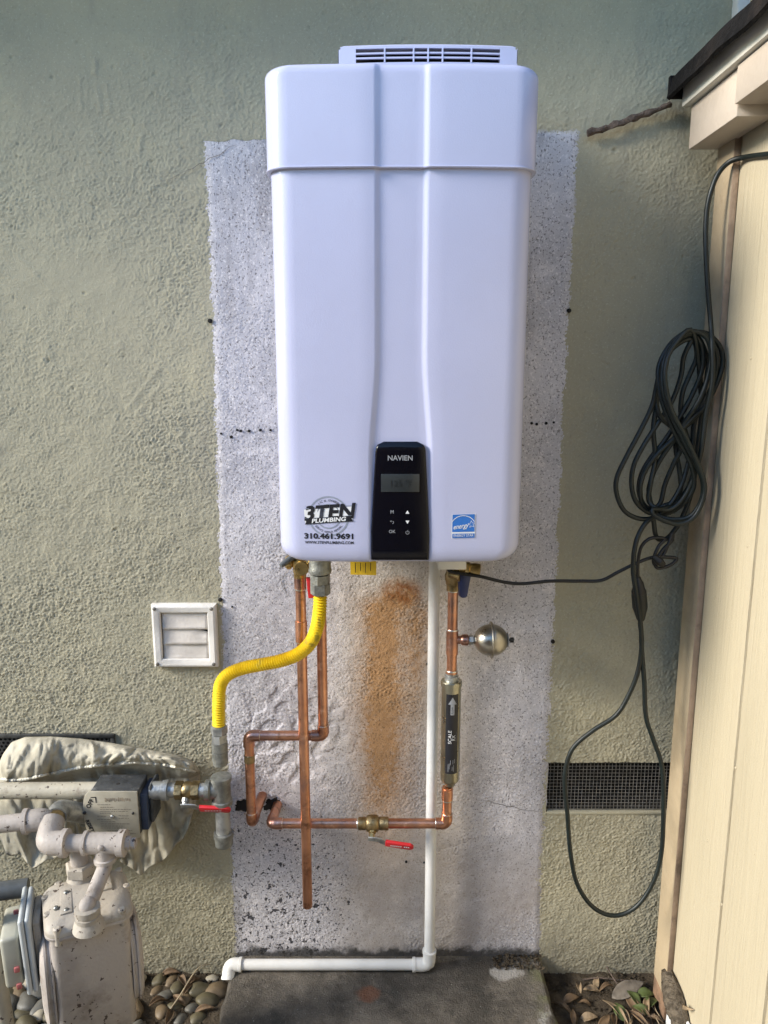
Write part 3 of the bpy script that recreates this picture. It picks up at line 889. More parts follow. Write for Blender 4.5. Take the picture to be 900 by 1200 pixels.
PY = -HD - .0034
def pan(px, py): 
    p = P(px, py, PY); return p
def on_panel(c): return lambda x, z: (c.x + x, PY - .0003, c.z + z)
text('NAVIEN', .0125, 'print_grey', panel, on_panel(pan(469, 537)), 'brand_lettering', width=1.0, bold=.0002)
a, c = pan(446.5, 555.5), pan(491.5, 576.5)
lcd = MB().box((a.x, PY - .0006, c.z), (c.x, PY + .002, a.z), .0004).build('display', 'lcd', panel)
dz_ = pan(470, 567)
text('125 °F', .0155, 'lcd_ink', lcd, lambda x, z: (dz_.x + x, PY - .0009, dz_.z + z), 'display_digits')
text('M', .0085, 'print_grey', panel, on_panel(pan(459.5, 600)), 'key_symbol', bold=.0001)
text('OK', .008, 'print_grey', panel, on_panel(pan(459.5, 623)), 'key_symbol', bold=.0001)
def flat(pts, name, mat, parent, Y=PY - .0003):
    me = MB(); me._add([(p[0], Y, p[1]) for p in pts], [tuple(range(len(pts)))]); return me.build(name, mat, parent, smooth=False)
q = pan(477.5, 600); flat([(q.x - .0035, q.z - .003), (q.x + .0035, q.z - .003), (q.x, q.z + .003)], 'key_symbol', 'print_white', panel)
q = pan(477.5, 612); flat([(q.x - .0035, q.z + .003), (q.x + .0035, q.z + .003), (q.x, q.z - .003)], 'key_symbol', 'print_white', panel)
def arc_strip(cx, cz, r, wdt, a0, a1, n=24, Y=PY - .0003, fy=None):
    m_ = MB(); rows = [[], []]
    for k in range(n + 1):
        a = R(lerp(a0, a1, k / n))
        for i, rr in enumerate((r - wdt / 2, r + wdt / 2)):
            x, z = cx + rr * math.cos(a), cz + rr * math.sin(a); rows[i].append(Vector((x, fy(x, z) if fy else Y, z)))
    return m_.grid(rows)
q = pan(477.5, 624)
pwm = arc_strip(q.x, q.z, .003, .0008, 120, 420); pwm._add([(q.x - .0004, PY - .0003, q.z + .0005), (q.x + .0004, PY - .0003, q.z + .0005), (q.x + .0004, PY - .0003, q.z + .004), (q.x - .0004, PY - .0003, q.z + .004)], [(0, 1, 2, 3)])
pwm.build('key_symbol', 'print_grey', panel, smooth=False)
q = pan(459.5, 612)
rt = arc_strip(q.x + .0005, q.z - .0003, .0022, .0008, -90, 90); rt._add([(q.x - .004, PY - .0003, q.z + .0019), (q.x - .0012, PY - .0003, q.z + .0005), (q.x - .0012, PY - .0003, q.z + .0036)], [(0, 1, 2)])
rt.build('key_symbol', 'print_grey', panel, smooth=False)

# ---- stickers on the casing
def sy(x, z, off=.0005): return yfront(x - HX, z, HW, HD) - off
def on_case(px, py, off=.0005, rot=0):
    c = P(px, py, -HD + .004); ca, sa = math.cos(R(rot)), math.sin(R(rot))
    def f(x, z):
        X = c.x + x * ca - z * sa; Z = c.z + x * sa + z * ca
        return (X, sy(X, Z, off), Z)
    return f
def case_poly(px, py, pts, name, mat, parent, off=.0005, rot=0):
    f = on_case(px, py, off, rot); me = MB(); me._add([f(*p) for p in pts], [tuple(range(len(pts)))])
    return me.build(name, mat, parent, smooth=False)
def arc_text(body, px, py, r, a_mid, size, mat, parent, inward=False, off=.0005):
    obs = []; step_ = R(165 / 14) * (.0235 / r) * (size / .0062) * .62
    n = len(body); c = on_case(px, py, off)
    for i, ch in enumerate(body):
        if ch == ' ': continue
        k = (i - (n - 1) / 2) * step_
        a = R(a_mid) + (k if inward else -k)
        rot = a + (math.pi / 2 if inward else -math.pi / 2)
        cx, cz = r * math.cos(a), r * math.sin(a)
        obs.append(text(ch, size, mat, parent, (lambda x, z, cx=cx, cz=cz, rot=rot: c(cx + x * math.cos(rot) - z * math.sin(rot), cz + x * math.sin(rot) + z * math.cos(rot)))))
    return joined(obs, 'ring_lettering')
SX, SZ = 385, 606
sticker = arc_strip(*[P(SX, 605, -HD + .004)[i] for i in (0, 2)], .0352, .0028, 0, 360, 64, fy=lambda x, z: sy(x, z, .0004)).build('company_sticker', 'print_ring', heater, smooth=False)
arc_strip(*[P(SX, 605, -HD + .004)[i] for i in (0, 2)], .0215, .0022, 0, 360, 48, fy=lambda x, z: sy(x, z, .0004)).build('sticker_ring', 'print_ring', sticker, smooth=False)
arc_text('LIC # 1044808', SX, 605, .0288, 90, .0062, 'print_black', sticker)
arc_text('SERVICE REPAIR REMODEL', SX, 605, .0288, -90, .0052, 'print_black', sticker, True)
RT = 4.5
case_poly(SX, 604, [(-.043, -.0135), (.0425, -.0135), (.0425, .0135), (-.043, .0135)], 'sticker_banner_back', 'print_white', sticker, .0007, RT)
text('3TEN', .036, 'print_black', sticker, on_case(SX, 601, .0010, RT), 'company_lettering', shear=.22, bold=.0014, width=1.06)
case_poly(SX, 609.3, [(-.043, -.0052), (.044, -.0052), (.041, 0), (.044, .0052), (-.043, .0052), (-.040, 0)], 'sticker_ribbon', 'print_black', sticker, .0013, RT)
text('PLUMBING', .0105, 'print_white', sticker, on_case(SX, 609.3, .0016, RT), 'company_lettering', shear=.2, bold=.0003, width=1.22)
for dy in (594.2, 606.0):
    case_poly(SX, dy, [(-.042, -.0006), (.042, -.0006), (.042, .0006), (-.042, .0006)], 'sticker_rule', 'print_ring', sticker, .0011, RT)
text('310.461.9691', .0135, 'print_black', sticker, on_case(386, 628.5, .0006), 'phone_lettering', bold=.0005, width=1.24)
text('WWW.3TENPLUMBING.COM', .0072, 'print_black', sticker, on_case(386, 635.8, .0006), 'web_lettering', bold=.00015, width=.93)

f = on_case(543, 616.5)
es = case_poly(543, 616.3, [(-.0212, -.0222), (.0212, -.0214), (.0212, .0226), (-.0212, .0218)], 'energy_sticker', 'print_white', heater, .0005)
case_poly(543, 614.5, [(-.020, -.0135), (.020, -.0130), (.020, .0190), (-.020, .0184)], 'sticker_field', 'print_blue', es, .0008)
case_poly(543, 627, [(-.020, -.0050), (.020, -.0045), (.020, .0034), (-.020, .003)], 'sticker_field', 'print_blue', es, .0008)
c = P(543, 614.5, -HD)
arc_strip(c.x, c.z - .008, .0235, .0011, 32, 148, 24, fy=lambda x, z: sy(x, z, .0011)).build('sticker_arc', 'print_white', es, smooth=False)
text('energy', .0122, 'print_white', es, on_case(539.3, 616.5, .0011, 8), 'script_lettering', shear=.45, width=.82, bold=.0001)
spts = []
for k in range(10):
    a = R(96 + 36 * k); rr = .0072 if k % 2 == 0 else .0032; spts.append((rr * math.cos(a), rr * math.sin(a)))
fs_ = on_case(552.5, 614.2, .0011); stm = MB()
for k in range(10):
    a, c2 = spts[k], spts[(k + 1) % 10]; sc_ = .80
    stm._add([fs_(*a), fs_(*c2), fs_(c2[0] * sc_, c2[1] * sc_), fs_(a[0] * sc_, a[1] * sc_)], [(0, 1, 2, 3)])
stm.build('sticker_star', 'print_white', es, smooth=False)
text('ENERGY STAR', .0066, 'print_white', es, on_case(543, 627.3, .0011, 1), 'sticker_lettering', width=.86)

# yellow tag hanging below, beige drain block, black gland
a, c = P(410, 640, -.12), P(441, 674, -.12)
tagm = MB().prism([(a.x, -.12, a.z), (c.x, -.12, a.z), (c.x, -.121, c.z), (a.x + .001, -.121, c.z + .0015)], (0, .0012, 0)).build('warning_tag', 'yellow_tag', heater)
for i in range(4):
    xq = lerp(a.x + .012, c.x - .012, i / 3)
    flat([(xq - .0008, c.z + .006 + .004 * (i % 2)), (xq + .0008, c.z + .006 + .004 * (i % 2)), (xq + .0008, c.z + .028), (xq - .0008, c.z + .028)], 'tag_print', 'print_black', tagm, -.1225)
a, c = P(511, 650, -.10), P(543, 659, -.10)
MB().box((a.x, -.16, c.z), (c.x, -.06, HB), .002).build('drain_outlet_block', 'pvc', heater)
q = P(547, 656, -.12); MB().lathe(q + Vector((0, 0, .06)), (0, 0, -1), [(0, .009), (.058, .009), (.062, .006)], 16).build('cable_gland', 'black', heater)

# ================================================================ PIPEWORK
CR = .0112
def cfit(path, r, mat, name, parent, rad=None, n=18):
    return MB().tube(path, r, n).build(name, mat, parent)
def ring_at(p, d, r, parent, mat='solder', ln=.004):
    d = Vector(d).normalized(); p = Vector(p)
    return MB().lathe(p - d * ln / 2, d, [(0, r * .96), (.0008, r), (ln - .0008, r), (ln, r * .96)], 20).build('solder_joint', mat, parent)
def elbow(p, a, c, parent, mat='copper', r=CR * 1.17, L=.026, name='elbow', solder=True):
    """copper elbow at p joining directions a and c"""
    a = Vector(a).normalized(); c = Vector(c).normalized()
    path = fillet([p + a * L, p, p + c * L], .017, 8)
    e = MB().tube(path, r, 18).build(name, mat, parent)
    if solder:
        for d in (a, c):
            ring_at(p + d * (L - .001), d, r * .99, e, ln=.003)
    return e
ZU, XP, YF = Vector((0, 0, 1)), Vector((1, 0, 0)), Vector((0, -1, 0))

# relief pipe: straight down, open end
relief = thing('relief_pipe', 'long straight copper pipe with open lower end hanging below the brass valve', 'pipe', (-.179, -.12, .24))
rp0, rp1 = P(352, 690, -.12), P(361.5, 1062, -.12)
rp1.x = rp0.x + .001; rp0.z = HB - .02
MB().tube([rp1, rp1 + (rp0 - rp1) * .5, rp0], CR, 20, cap=False).tube([rp1 + Vector((0, 0, .001)), rp0], CR * .86, 20, cap=False).build('tube', 'copper', relief)
for y0_, y1_ in ((668, 690), (727, 752)):
    a, c = P(352, y0_, -.12), P(352, y1_, -.12)
    cc = MB().lathe((rp0.x, -.12, c.z), ZU, [(0, CR * 1.0), (.001, CR * 1.16), (a.z - c.z - .001, CR * 1.16), (a.z - c.z, CR)], 20).build('coupling', 'copper', relief)
    ring_at((rp0.x, -.12, c.z), ZU, CR * 1.13, cc)
# brass isolation valve above it
iv = thing('brass_valve', 'brass isolation valve with round test cap and grey lever under the heater', 'valve', (rp0.x, -.12, HB))
bp = Vector((rp0.x, -.12, P(350, 652, -.12).z))
MB().lathe(bp, -ZU, [(bp.z - HB, .012), (.006, .013), (.0065, .018), (.02, .019), (.024, .015), (.034, .015), (.036, .0135), (.046, .0135)], 20).lathe(bp + Vector((-.03, 0, -.013)), XP, [(0, .012), (.004, .0155), (.012, .0155), (.013, .011), (.05, .012), (.052, .0145), (.062, .0145), (.063, .008), (.07, .008)], 16).build('valve_body', 'brass', iv)
q = P(353, 667, -.15)
MB().lathe(q + Vector((0, .035, 0)), YF, [(0, .009), (.024, .009), (.0245, .0155), (.031, .0155), (.033, .0145)], 28).build('test_cap', 'brass', iv)
a = P(340, 655, -.135); c = P(329, 663, -.15)
MB().tube([a + Vector((.01, .01, .004)), a, lerp(a, c, .6), c], [.006, .0065, .0065, .005], 10).build('lever', 'grey_plastic', iv)
a = P(362, 680, -.14)
MB().prism([a + Vector((-.006, 0, .006)), a + Vector((.004, 0, .006)), a + Vector((.008, 0, -.03)), a + Vector((.014, 0, -.036)), a + Vector((.012, 0, -.04)), a + Vector((-.002, 0, -.04))], (0, .006, 0), .0015).build('red_lever', 'red', iv)

# hot pipe with two bends, returns into the wall
hot = thing('hot_water_pipe', 'copper pipe bent left in two elbows and turning into the broken wall hole', 'pipe', (-.303, -.1, .43))
h0 = P(376, 690, -.1); h0.z = HB
hA = P(378, 862, -.1); hA.x = h0.x
hB = P(291.5, 862, -.1); hC = P(294, 964, -.1); hC.x = hB.x
hD = Vector((hC.x + .012, .03, hC.z + .012))
for a, c in ((h0, hA), (hA, hB), (hB, hC), (hC, hD)): MB().tube([a, lerp(a, c, .5), c], CR, 18).build('tube', 'copper', hot)
elbow(hA, ZU, -XP, hot); elbow(hB, XP, -ZU, hot); elbow(hC, ZU, hD - hC, hot)
a = P(293, 893, -.1)
MB().lathe((hB.x, -.1, a.z), ZU, [(0, CR * 1.02), (.001, CR * 1.1), (.018, CR * 1.1), (.019, CR * 1.02)], 18).build('coupling', 'dull_brass', hot)
MB().lathe((h0.x, -.1, HB), -ZU, [(0, .018), (.05, .018), (.052, .015), (.07, .015)], 6).build('union_nut', 'dull_brass', hot)

# cold supply: out of the wall, along with a ball valve, up to the filter
cold = thing('cold_water_pipe', 'horizontal copper pipe crossing the wall low down to the grey filter', 'pipe', (.0, -.1, .44))
cA = P(318, 966, -.1); cB = P(523.5, 964, -.1); cB.z = cA.z = (cA.z + cB.z) / 2
cW = Vector((cA.x + .002, .03, P(319, 945, 0).z + .004))
cT = P(526, 922, -.1); cT.x = cB.x
for a, c in ((cW, cA), (cA, cB), (cB, cT)): MB().tube([a, lerp(a, c, .5), c], CR, 18).build('tube', 'copper', cold)
elbow(cA, cW - cA, XP, cold); elbow(cB, -XP, ZU, cold)
MB().lathe(cT - ZU * .032, ZU, [(0, CR), (.001, CR * 1.17), (.028, CR * 1.17), (.0285, CR)], 18).build('coupling', 'copper', cold)
ring_at(cT - ZU * .032, ZU, CR * 1.15, cold)
# ball valve with red handle
bvp = P(437.5, 965, -.1); bvp.z = cA.z
bv = thing('ball_valve', 'brass ball valve with red handle in the middle of the low copper pipe', 'valve', bvp)
MB().lathe(bvp - XP * .035, XP, [(0, .0125), (.001, .0145), (.016, .0145), (.018, .0135), (.02, .0175), (.026, .0195), (.042, .0195), (.046, .0175), (.048, .014), (.05, .0150), (.069, .0150), (.07, .0125)], 20).build('valve_body', 'dull_brass', bv)
ring_at(bvp - XP * .036, XP, .0125, bv)
sdir = Vector((-.1, -.75, -.55)).normalized()
MB().lathe(bvp, sdir, [(0, .009), (.022, .009), (.023, .0065), (.032, .0065)], 6).build('stem', 'brass', bv)
hp = bvp + sdir * .034
def handle(hp, ex, ez, parent, L=.062, flip=1):
    """flat steel lever with a cranked shank and dipped red grip; ex along, ez across (in its face)"""
    ex = Vector(ex).normalized(); ez = Vector(ez).normalized(); ny = ex.cross(ez)
    def pt(x, z): return hp + ex * x + ez * z
    MB().prism([pt(-.008, .007), pt(.012, .008), pt(.024, .006), pt(.036, -.004), pt(.036, -.018), pt(.026, -.016), pt(.014, -.007), pt(-.008, -.007)], ny * .0028, .0004).lathe(hp + ny * .0, -ny, [(0, .006), (.005, .006), (.0055, .004)], 6).build('handle_shank', 'steel', parent)
    g0 = .032
    loop = [pt(g0, -.0005), pt(g0 + L * .5, -.0035), pt(g0 + L - .006, -.006)]
    for k in range(7):
        a = math.pi / 2 - math.pi * k / 6
        loop.append(pt(g0 + L - .006 + .0095 * math.cos(a), -.0155 + .0095 * math.sin(a)))
    loop += [pt(g0 + L * .5, -.0225), pt(g0, -.0195)]
    hg = MB().prism([p - ny * .0025 for p in loop], ny * .0075, .0018).build('handle_grip', 'red', parent)
    return hg, pt, ny
hg, pt, ny = handle(hp, (.99, -.04, -.09), (.05, -.45, .9), bv)
for k in range(9):
    x0 = .044 + k * .0045 + (.004 if k > 5 else 0)
    q = [pt(x0, -.010), pt(x0 + .003, -.0102), pt(x0 + .003, -.015), pt(x0, -.0148)]
    me = MB(); me._add([p + (-ny if ny.y > 0 else ny) * .0056 for p in q] , [(0, 1, 2, 3)]); me.build('grip_print', 'print_white', hg, smooth=False)

# filter canister
fb = P(527, 921, -.1); ft_ = P(529, 797, -.1); fb.x = ft_.x = (fb.x + ft_.x) / 2 - .0
flt = thing('scale_filter', 'grey steel scale filter canister with black arrow label', 'filter', fb)
L = ft_.z - fb.z
MB().lathe(fb, ZU, [(0, .008), (.004, .0125), (.010, .014), (.016, .0205), (.022, .022), (L - .013, .022), (L - .012, .0238), (L - .002, .0238), (L, .022), (L + .0, .014)], 40).build('canister', 'nickel', flt, sharp=30)
MB().lathe(fb + ZU * (L - .001), ZU, [(0, .0155), (.012, .0155), (.013, .0125), (.02, .0125)], 24).build('collar', 'steel', flt)
# label wrapped round the front
lz0, lz1 = P(528, 908, -.125).z, P(530, 815, -.125).z
cx = fb.x + .0015; rows = []
def onf(a, z, off=.0003): return Vector((fb.x + (.022 + off) * math.sin(a), -.1 - (.022 + off) * math.cos(a), z))
for k in range(13):
    a = lerp(-.60, .70, k / 12); rows.append([onf(a, lz0), onf(a, lz1)])
lab = MB().grid(rows).build('arrow_label', 'print_black', flt)
ac = .06
def lab_poly(pts, name, mat): 
    me = MB(); me._add([onf(ac + x / .022, z, .0007) for x, z in pts], [tuple(range(len(pts)))]); return me.build(name, mat, lab, smooth=False)
top = lz1 - .006
rows = [[onf(ac + .0095 * (j / 4) * (k / 6) / .022, top - .017 * k / 6, .0007) for j in range(-4, 5)] for k in range(7)]
MB().grid(rows).build('label_arrow', 'print_grey', lab, smooth=False)
rows = [[onf(ac + .0042 * (j / 3) / .022, z_, .0007) for j in range(-3, 4)] for z_ in (top - .0172, top - .042)]
MB().grid(rows).build('label_arrow', 'print_grey', lab, smooth=False)
def on_lab(cx_, cz_): return lambda x, z: onf(ac + (cx_ - z) / .022, cz_ + x, .0009)
text('FLOW', .0058, 'print_black', lab, on_lab(0, top - .031), 'label_lettering')
zm = lerp(lz0, lz1, .47)
text('SCALE', .0105, 'print_white', lab, on_lab(-.0045, zm), 'label_lettering', width=1.1)
text('RX', .0105, 'print_white', lab, on_lab(.004, zm - .002), 'label_lettering')
lab_poly([(.0095, zm - .012), (.0099, zm - .012), (.0099, zm + .012), (.0095, zm + .012)], 'label_rule', 'print_grey')
for k, (xx, z0_, z1_) in enumerate([(-.008, .005, .024), (-.0055, .012, .026), (-.003, .022, .034), (.001, .008, .018), (.004, .006, .022), (.0025, .024, .034), (.006, .026, .036)]):
    lab_poly([(xx, lz0 + z0_), (xx + .0009, lz0 + z0_), (xx + .0009, lz0 + z1_), (xx, lz0 + z1_)], 'label_rule', 'print_grey')

# riser above the filter with tee
riser = thing('riser_pipe', 'short bright copper riser with tee between the filter and blue handled valve', 'pipe', ft_)
r0 = ft_ + ZU * .004; r1 = Vector((ft_.x, -.1, P(531, 690, -.1).z)); tz = P(529, 750, -.1).z
MB().tube([r0, r1], CR, 18).build('tube', 'copper', riser)
tz0, tz1 = P(529, 767, -.1).z, P(529, 738, -.1).z
te = MB().lathe((ft_.x, -.1, tz0), ZU, [(0, CR), (.001, CR * 1.18), (tz1 - tz0 - .001, CR * 1.18), (tz1 - tz0, CR)], 20).lathe((ft_.x, -.1, tz), XP, [(0, .009), (.022, .009), (.0225, .008)], 18).build('tee', 'copper', riser)
ring_at((ft_.x, -.1, tz1), ZU, CR * 1.15, te)
a = P(528, 786, -.1).z
cc = MB().lathe((ft_.x, -.1, r0.z + .012), ZU, [(0, CR), (.001, CR * 1.18), (a - r0.z - .013, CR * 1.18), (a - r0.z - .012, CR)], 18).build('coupling', 'copper', riser); ring_at((ft_.x, -.1, a), ZU, CR * 1.15, cc)
# water hammer vessel on the tee
hv0 = Vector((ft_.x + .02, -.1, tz))
ves = thing('expansion_vessel', 'small round stainless pressure vessel standing sideways off the copper tee', 'pressure vessel', hv0)
MB().lathe(hv0 - XP * .002, XP, [(0, .0085), (.004, .0115), (.008, .0125), (.016, .0125), (.018, .0095)], 20).build('copper_adapter', 'copper', ves)
MB().lathe(hv0 + XP * .0165, XP, [(0, .0095), (.0015, .0105), (.009, .0105), (.010, .008), (.013, .008)], 6).build('hex_nut', 'steel', ves)
vx = hv0 + XP * .027; prof = []
RV_ = .0345
for k in range(13):
    a = lerp(.25, math.pi / 2, k / 12); prof.append((.036 - .036 * math.cos(a), RV_ * math.sin(a)))
prof2 = [(.036, RV_), (.0362, RV_ + .0045), (.0375, RV_ + .0058), (.0395, RV_ + .0058), (.041, RV_ + .0045), (.0412, RV_)]
for k in range(13):
    a = lerp(math.pi / 2, math.pi - .35, k / 12); prof2.append((.042 - .034 * math.cos(a), RV_ * math.sin(a)))
MB().lathe(vx, XP, prof + prof2, 40).build('shell', 'stainless', ves, sharp=30)
MB().lathe(vx + XP * .074, XP, [(0, .013), (.0008, .017), (.0014, .013)], 24).build('end_washer', 'pvc', ves)
MB().lathe(vx + XP * .0735, XP, [(0, .003), (.006, .003), (.0065, .0062), (.014, .0062), (.0145, .005)], 8).build('air_cap', 'black', ves)

# blue handled valve above
bl = thing('blue_handled_valve', 'brass inlet valve with navy blue lever under the heater', 'valve', r1)
MB().lathe(r1 - ZU * .004, ZU, [(0, CR), (.001, .0145), (.014, .0145), (.0155, .0165), (.021, .0165), (.026, .0185), (.036, .0185), (.040, .0165), (.044, .0155), (.052, .0155), (.0521, .017), (HB - r1.z + .006, .017)], 20).build('valve_body', 'dull_brass', bl)
ring_at(r1 - ZU * .004, ZU, CR * 1.1, bl)
q = P(538, 677, -.125)
MB().lathe(q + Vector((-.02, .012, .004)), Vector((.8, -.6, 0)), [(0, .007), (.022, .007), (.0225, .0115), (.03, .0115)], 16).build('stem', 'dull_brass', bl)
MB().prism([q + Vector(v) for v in ((-.004, 0, .014), (.006, 0, .014), (.021, 0, .007), (.019, 0, -.004), (.014, 0, -.038), (.010, 0, -.042), (.002, 0, -.042), (-.002, 0, -.038), (-.004, 0, -.006))], (.004, -.011, 0), .0025).build('lever', 'blue', bl)
a, c = P(533, 661, -.13), P(563, 668, -.13)
MB().lathe(P(531, 664, -.13), Vector((1, -.12, -.12)), [(0, .010), (.012, .012), (.024, .010), (.026, .0135), (.034, .0145), (.036, .012), (.044, .0145), (.056, .0145), (.058, .011)], 16).build('side_port', 'brass', bl)

# white PVC drain
pv = thing('pvc_drain_pipe', 'white plastic drain pipe running down the wall and left along the foot', 'pipe', (.111, -.05, 0))
vA = P(508.5, 655, -.05); vA.z = HB + .01
PR = .0128
zb = .016
vB = G(502, 1131, zb); vB.y = -.05; vB.x = vA.x = P(506, 900, -.05).x
vC = G(268, 1133, zb); vC.y = -.05
vD = Vector((vC.x + .0, -.088, -.03))
for a, c in ((vA, vB), (vB, vC)): MB().tube([a, lerp(a, c, .33), lerp(a, c, .66), c], PR, 20).build('tube', 'pvc', pv)
def pelbow(p, a, c, L=.04):
    a, c = Vector(a).normalized(), Vector(c).normalized()
    e = MB().tube(fillet([p + a * L, p, p + c * L], .02, 8), .0158, 20)
    e.lathe(p + a * (L - .006), a, [(0, .0158), (.0005, .0172), (.007, .0172), (.0075, .014)], 20).lathe(p + c * (L - .006), c, [(0, .0158), (.0005, .0172), (.007, .0172), (.0075, .014)], 20)
    return e.build('elbow', 'pvc', pv)
pelbow(vB, ZU, -XP); pelbow(vC, XP, Vector((0, -.6, -.8)), .030)

# ================================================================ YELLOW GAS HOSE
def hose_mat():
    m = Mat('yellow_hose_coating', .42)
    c = m.mix((.78, .57, .015), (.66, .46, .012), m.noise(30, 4).step(.38, .68))
    c = m.mix(c, (.40, .33, .10), m.noise(22, 6, .65, off=3).step(.58, .74) * .7)
    x, y, z = m.xyz()
    for px, py, w_, h_ in ((375, 727, .004, .016), (372, 745, .005, .014), (366, 754, .007, .006)):
        q = P(px, py, -.18); dx = (x - q.x) / w_; dz = (z - q.z) / h_
        c = m.mix(c, (.07, .06, .03), (dx * dx + dz * dz + (m.noise(150, 3, off=px * .01) - .5) * 3).step(1.2, .1) * .5)
    m.color(c); m.rough(m.noise(40, 4) * .3 + .28); m.bump(m.noise(300, 3), .0004); return m.m
M['yellow'] = hose_mat()
hose = thing('gas_hose', 'yellow corrugated gas hose curving from the heater to the grey gas riser', 'gas hose', P(257, 850, -.12))
hpx = [(375.5, 694, -.19), (374.5, 715, -.19), (371.5, 735, -.185), (364, 753, -.175), (350, 766, -.165), (330, 774, -.155), (305, 779, -.145), (285, 783, -.135), (268, 790, -.128), (259, 801, -.122), (256.5, 818, -.12), (256.5, 852, -.12)]
base_ = spline([P(*q) for q in hpx], 60)
# resample by length for even corrugations
dist = [0]
for i in range(1, len(base_)): dist.append(dist[-1] + (base_[i] - base_[i - 1]).length)
tot = dist[-1]; pitch = .0058; per = 6; N = int(tot / pitch) * per; pts = []; rad = []; j = 0
for k in range(N + 1):
    s_ = tot * k / N
    while j < len(dist) - 2 and dist[j + 1] < s_: j += 1
    pts.append(lerp(base_[j], base_[j + 1], (s_ - dist[j]) / max(1e-9, dist[j + 1] - dist[j])))
    rad.append(.0126 + .0021 * math.cos(2 * math.pi * k / per))
MB().tube(pts, rad, 18).build('corrugated_tube', 'yellow', hose, sharp=80)
top = pts[0]
nb = MB(); nb.lathe(top + ZU * -.006, ZU, [(0, .0165), (.003, .0205), (.024, .0205), (.026, .0185)], 6).lathe(top + ZU * .0195, ZU, [(0, .021), (.018, .021), (.02, .016)], 6, .35)
nb.build('hex_nut', 'steel_dark', hose)
MB().lathe(top + ZU * .039, ZU, [(0, .017), (.002, .0225), (.008, .024), (.012, .0225), (.034, .022), (.036, .024), (HB - top.z - .035, .024)], 20).build('pipe_fitting', 'steel_dark', hose)
bot = pts[-1]
MB().lathe(bot + ZU * .004, -ZU, [(0, .0155), (.002, .019), (.018, .019), (.0195, .016)], 6).lathe(bot - ZU * .015, -ZU, [(0, .016), (.001, .0185), (.019, .0185), (.021, .015)], 6, .3).build('hex_nut', 'steel', hose)

# ================================================================ GAS RISER (tee, drip leg) and valve
ry = bot.z - .034; rx_ = bot.x
gasr = thing('gas_riser', 'grey galvanised gas tee with capped drip leg below the yellow hose', 'gas pipe', (rx_, -.12, .4))
tzc = P(258, 926, -.12).z
MB().lathe((rx_, -.12, ry), -ZU, [(0, .016), (.001, .0178), (.022, .0178), (.0225, .0158), (.0235, .0178), (.046, .0178), (.0465, .0165), (.055, .0165)], 20).build('nipple', 'steel_dark', gasr)
tt = tzc + .034
MB().lathe((rx_, -.12, tt), -ZU, [(0, .0215), (.0008, .0235), (.01, .0235), (.012, .0205), (.056, .0205), (.058, .0235), (.067, .0235), (.068, .0215)], 22).lathe((rx_, -.12, tzc), -XP, [(0, .0195), (.022, .0195), (.026, .0235), (.036, .0235), (.037, .018)], 22).build('tee', 'steel_dark', gasr)
zc = P(262, 988, -.12).z
MB().tube([(rx_, -.12, tt - .066), (rx_, -.12, zc + .01)], .0165, 20).build('drip_leg', 'steel', gasr)
MB().lathe((rx_, -.12, zc + .028), -ZU, [(0, .0205), (.001, .0225), (.012, .0225), (.0135, .0205), (.03, .0205), (.034, .017), (.036, .008)], 22).build('end_cap', 'steel_dark', gasr)
vx0 = rx_ - .037
gv = thing('gas_shutoff_valve', 'brass gas shutoff valve with red handle pointing at the grey tee', 'valve', (vx0 - .06, -.12, tzc))
MB().tube([(vx0 + .006, -.12, tzc), (vx0 - .016, -.12, tzc)], .0158, 18).build('nipple', 'steel', gv)
gvm = MB().lathe((vx0 - .012, -.12, tzc), -XP, [(0, .017), (.001, .0205), (.017, .0205), (.018, .017)], 6).lathe((vx0 - .029, -.12, tzc), -XP, [(0, .017), (.006, .0195), (.016, .0195), (.022, .0165)], 22).lathe((vx0 - .05, -.12, tzc), -XP, [(0, .017), (.001, .0205), (.017, .0205), (.018, .017)], 6)
gvm.build('valve_body', 'dull_brass', gv)
sp_ = Vector((vx0 - .042, -.12, tzc)); sdir = Vector((0, -.72, -.7)).normalized()
MB().lathe(sp_, sdir, [(0, .008), (.026, .008), (.027, .006), (.034, .006)], 8).build('stem', 'steel', gv)
hg, pt, ny = handle(sp_ + sdir * .033, (1, .02, -.02), (.02, -.5, .86), gv, .066)
for k in range(6):
    x0 = .044 + k * .0065
    me = MB(); me._add([p + (-ny if ny.y > 0 else ny) * .0056 for p in [pt(x0, -.0115), pt(x0 + .0045, -.0117), pt(x0 + .0045, -.0145), pt(x0, -.0143)]], [(0, 1, 2, 3)]); me.build('grip_print', 'print_white', hg, smooth=False)
# horizontal run: galvanised piece to the quake valve, painted pipe beyond it
bz = .548
gp = thing('gas_supply_pipe', 'horizontal painted cream gas pipe passing in front of the canvas cloth', 'gas pipe', (-.9, -.12, P(60, 926, -.12).z))
pz_ = P(60, 926, -.12).z
MB().tube([(-1.6, -.12, pz_ - .004), (-1.0, -.12, pz_ - .002), (-.62, -.12, pz_)], .0185, 20).build('tube', 'pipe_paint', gp)
MB().lathe((vx0 - .062, -.12, tzc), -XP, [(0, .0165), (.02, .0165), (.021, .0225), (.034, .0225), (.035, .02), (.06, .02)], 20).build('galvanised_nipple', 'steel', gp)
MB().lathe((-1.13, -.125, pz_ - .2), ZU, [(0, .006), (.2, .006)], 10).lathe((-1.13, -.0, pz_ - .0), YF, [(0, .02), (.01, .02), (.011, .008), (.1, .008)], 12).build('wall_bracket', 'steel', gp)

